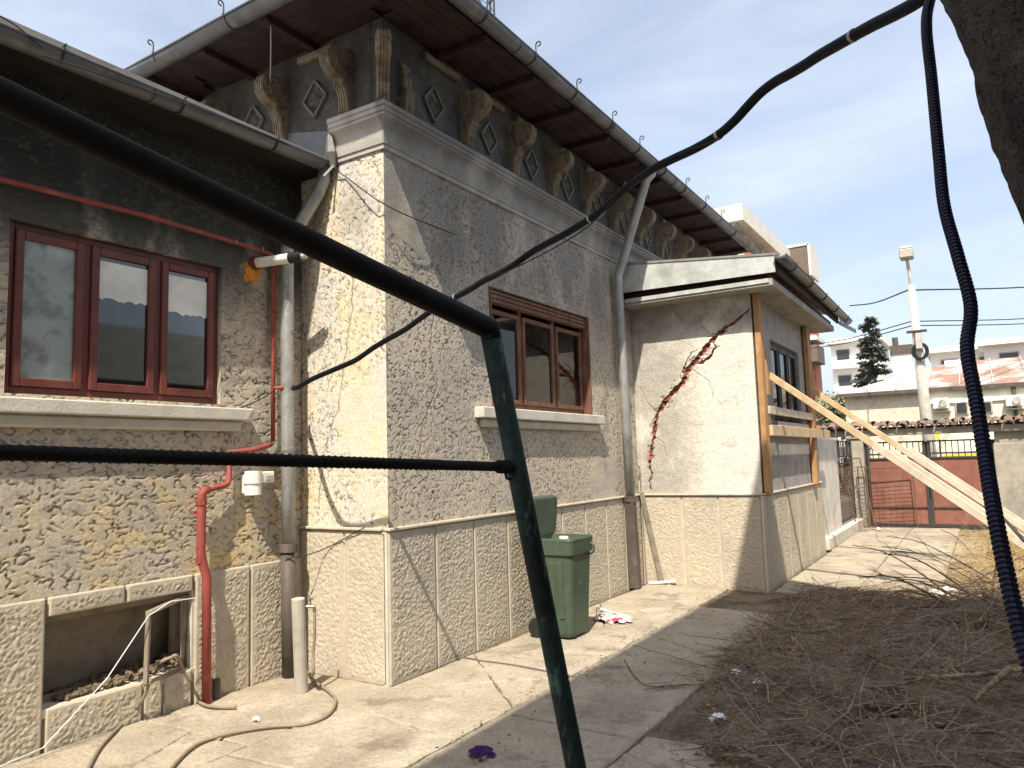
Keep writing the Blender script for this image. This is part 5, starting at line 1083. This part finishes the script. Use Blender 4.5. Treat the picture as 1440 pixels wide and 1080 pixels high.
def shrub(c, r, label):
    t = thing('shrub', (c[0], c[1], 0), label, 'shrub'); m = MB()
    for k in range(12): twig(m, (c[0], c[1], 0), c[2], random.uniform(0, 6.3), random.uniform(1.1, 1.5), .04, .08, 5, 5)
    m.build('stem', MT['bark'], t); m = MB()
    for k in range(2600):
        d = Vector((random.gauss(0, 1), random.gauss(0, 1), random.gauss(0, 1))).normalized() * random.random() ** .4; p = Vector(c) + Vector((d.x * r[0], d.y * r[1], d.z * r[2])) * (1 + .4 * float(pn(d.x * 2 + 5, d.z * 2 + d.y, 95)))
        u = Vector((random.gauss(0, 1), random.gauss(0, 1), random.gauss(0, 1))).normalized(); v = u.orthogonal(); s_ = random.uniform(.05, .11); m.quad(p - u * s_, p + v * s_ * .6, p + u * s_, p - v * s_ * .6)
    m.build('foliage', MT['leaves'], t, fix=False)
c = at(1176, 552, 30); shrub((c.x, c.y, c.z - .8), (.9, 1.0, .8), 'pale green leafy shrub left of the rusty-roofed house')
# far buildings
def block(name, x0, x1, y0, y1, z1, label, mat, floors, bands=True, z0=0):
    t = thing(name, ((x0 + x1) / 2, (y0 + y1) / 2, 0), label, 'apartment block'); MB().box(((x0 + x1) / 2, (y0 + y1) / 2, z1 / 2), (x1 - x0, y1 - y0, z1)).build('wall', mat, t)
    MB().box(((x0 + x1) / 2 - .3, (y0 + y1) / 2, z1 + .25), (x1 - x0 + 1.4, y1 - y0 + .8, .5)).build('roof_slab', MT['render_white'], t)
    for f in range(floors):
        zz = z1 - 1.4 - f * 3.0
        if zz < 1: break
        n_ = max(2, int((y1 - y0) / 3))
        for k in range(n_):
            yy = y0 + (k + .5) * (y1 - y0) / n_; wq = MB().box((x0 - .03, yy, zz), (.1, 1.5, 1.5)).build('window', MT['pipe_grey'], t); MB().box((x0 - .09, yy, zz), (.04, 1.3, 1.3)).build('pane', MT['glassdark'], wq)
        if bands: MB().box((x0 - .55, (y0 + y1) / 2, zz - 1.1), (1.2, (y1 - y0) * .92, .95)).build('balcony', MT['render_white'], t)
    return t
A = at(1300, 503, 72); B = at(1398, 488, 72); block('apartment_block', A.x, A.x + 10, -6.2, A.y - .5, A.z + .3, 'white apartment block with deep balconies behind the utility pole', MT['render_white'], 3)
A = at(1372, 490, 66); block('apartment_block', A.x, A.x + 9, -11.5, A.y - .6, A.z + .1, 'taller blank white block behind the corrugated conduit', MT['render_white'], 2, False)
A = at(1168, 485, 88); B = at(1240, 480, 88); block('apartment_block', A.x, A.x + 10, B.y, A.y, A.z, 'hazy white terraced block left of the conifer', MT['render_white'], 4)
rr = thing('red_roof_house', (40, -7.5, 0), 'small house with a red roof behind the rusty roof', 'house'); c = at(1436, 505, 45)
MB().box((c.x + 3, c.y - 3.5, c.z / 2 - .4), (6, 6.5, c.z - .8)).build('wall', MT['render_pale'], rr); m = MB(); m.add([(c.x - .4, c.y + .6, c.z - .9), (c.x - .4, c.y - 7.4, c.z - .9), (c.x + 6.4, c.y - 7.4, c.z - .9), (c.x + 6.4, c.y + .6, c.z - .9), (c.x + 3, c.y - 1.2, c.z + .35), (c.x + 3, c.y - 6, c.z + .35)], [(0, 1, 5, 4), (1, 2, 5), (2, 3, 4, 5), (3, 0, 4)]); m.build('roof', MT['roof_red'], rr)
# brick apartment block behind the house
ba = thing('apartment_block', (34, 8, 0), 'pale apartment block with red brick infill behind the porch roof', 'apartment block')
K = at(1040, 288, 32); e_ = on(1110, 362, 'y', K.y); x0, y0, zt = K.x, K.y, K.z; x1 = e_.x
MB().box(((x0 + x1) / 2 + .1, y0 + 6.1, zt / 2 - .6), (x1 - x0, 12, zt - 1.2)).build('wall', MT['render_pale'], ba)
MB().box(((x0 + x1) / 2, y0 + 6, zt - .35), (x1 - x0 + .3, 12.3, .72)).build('parapet', MT['render_pale'], ba)
for f in range(4):
    zz = zt - 1.62 - f * 2.8
    for k in range(3): xx = x0 + 1.3 + k * (x1 - x0) / 3.2; MB().box((xx + .3, y0 + .085, zz), (2.0, .08, .95)).build('brick_infill', MT['brick_far'], ba)
    for k in range(3): MB().box((x0 + .085, y0 + 1.0 + k * 3.2, zz), (.08, 1.6, .95)).build('brick_infill', MT['brick_far'], ba)
    for k in range(3): wq = MB().box((x0 + 2.6 + k * 3, y0 + .07, zz - 1.2), (1.3, .1, 1.2)).build('window', MT['plastic_white'], ba); MB().box((x0 + 2.6 + k * 3, y0 + .02, zz - 1.2), (1.1, .04, 1.0)).build('pane', MT['glassdark'], wq)
A, B = on(1094, 352, 'x', x0 + 9), on(1139, 384, 'x', x0 + 9)
MB().box((x0 + 10, (A.y + B.y) / 2 + .2, (A.z + B.z) / 2), (2.0, abs(A.y - B.y) + .4, abs(A.z - B.z))).build('balcony', MT['brownpanel'], ba); MB().box((x0 + 10, (A.y + B.y) / 2 + .2, A.z + .08), (2.1, abs(A.y - B.y) + .5, .12)).build('balcony_rim', MT['render_pale'], ba); MB().box((x0 + 10, B.y - .03, (A.z + B.z) / 2), (2.1, .12, abs(A.z - B.z) + .2)).build('balcony_rim', MT['render_pale'], ba)
A, B = on(1128, 480, 'x', x0 + 7), on(1150, 508, 'x', x0 + 7)
MB().box((x0 + 8, A.y, (A.z + B.z) / 2 - .1), (2.0, abs(A.y - B.y) * 2, abs(A.z - B.z) * .8)).build('balcony', MT['brownpanel'], ba); MB().box((x0 + 8, A.y, A.z + .12), (2.1, abs(A.y - B.y) * 2.1, .2)).build('balcony_rim', MT['render_pale'], ba); MB().box((x0 + 9, A.y + .2, A.z - .8), (1.5, abs(A.y - B.y) * 1.6, 7)).build('stair_tower', MT['brick_far'], ba)
# lattice mast
mk = at(686, 10, 60); ms = thing('radio_mast', (mk.x, mk.y, 0), 'slender lattice radio mast rising above the house roof', 'mast'); legs = [Vector((math.cos(a) * .72, math.sin(a) * .72, 0)) for a in (.3, .3 + 2.094, .3 + 4.189)]
bb = Vector((mk.x, mk.y, 0))
for l in legs: MB().tube([bb + l, bb + l + Z3 * 46], .085, 5).build('leg', MT['iron'], ms)
m = MB()
for k in range(30):
    for i in range(3): m.tube([bb + legs[i] + Z3 * k * 1.53, bb + legs[(i + 1) % 3] + Z3 * (k + 1) * 1.53], .035, 4); m.tube([bb + legs[i] + Z3 * k * 1.53, bb + legs[(i + 1) % 3] + Z3 * k * 1.53], .02, 4)
m.build('bracing', MT['iron'], ms)
# street life seen through the gate railing
P = on(1290, 634, 'x', 17.5); P.y -= 1.4; car = thing('parked_car', (17.5, P.y, -.018), 'small yellow car parked in the street behind the red gate', 'car')
def carloft(x): return x
cy_ = P.y; m = MB(); sec = [(-2.0, .35, .75), (-1.9, .3, .85), (-.9, .28, .93), (.9, .28, .93), (1.9, .3, .85), (2.0, .35, .75)]
pr = [(-2.0, .35), (-1.95, .75), (-1.0, .92), (1.2, .95), (1.9, .85), (2.0, .4), (1.8, .25), (-1.8, .25)]
m.prism(pr, (17.5 - .8, cy_, 0), Y3, Z3, X3, 1.6); m.build('body', MT['carpaint'], car)
m = MB(); m.prism([(-1.0, .92), (-.35, 1.40), (.2, 1.47), (.8, 1.42), (1.25, .94)], (17.5 - .68, cy_, 0), Y3, Z3, X3, 1.36); m.build('cabin', MT['carpaint'], car)
for s_ in (-1, 1): m = MB(); m.prism([(-.78, .97), (-.30, 1.34), (.7, 1.36), (1.02, .98)], (17.5 + s_ * .685 - .01, cy_, 0), Y3, Z3, X3, .02); m.build('side_window', MT['glassdark'], car)
for s_ in (-1, 1):
    for yy in (-1.25, 1.25): MB().tube([(17.5 + s_ * .72 - .09, cy_ + yy, .29), (17.5 + s_ * .72 + .09, cy_ + yy, .29)], .31, 16).build('wheel', MT['rubber'], car)
A, B = on(1303, 605, 'x', 22.2), on(1322, 616, 'x', 22.2); sg_ = thing('sign_board', (22.2, (A.y + B.y) / 2, 0), 'bright yellow board standing in front of the yellow house', 'board')
MB().box((22.2, (A.y + B.y) / 2, (A.z + B.z) / 2), (.05, abs(A.y - B.y), abs(A.z - B.z) + .1), ch=.01).build('panel', MT['yellow'], sg_)
for s_ in (-1, 1): MB().box((22.26, (A.y + B.y) / 2 + s_ * .15, B.z / 2), (.05, .05, B.z)).build('leg', MT['iron'], sg_)
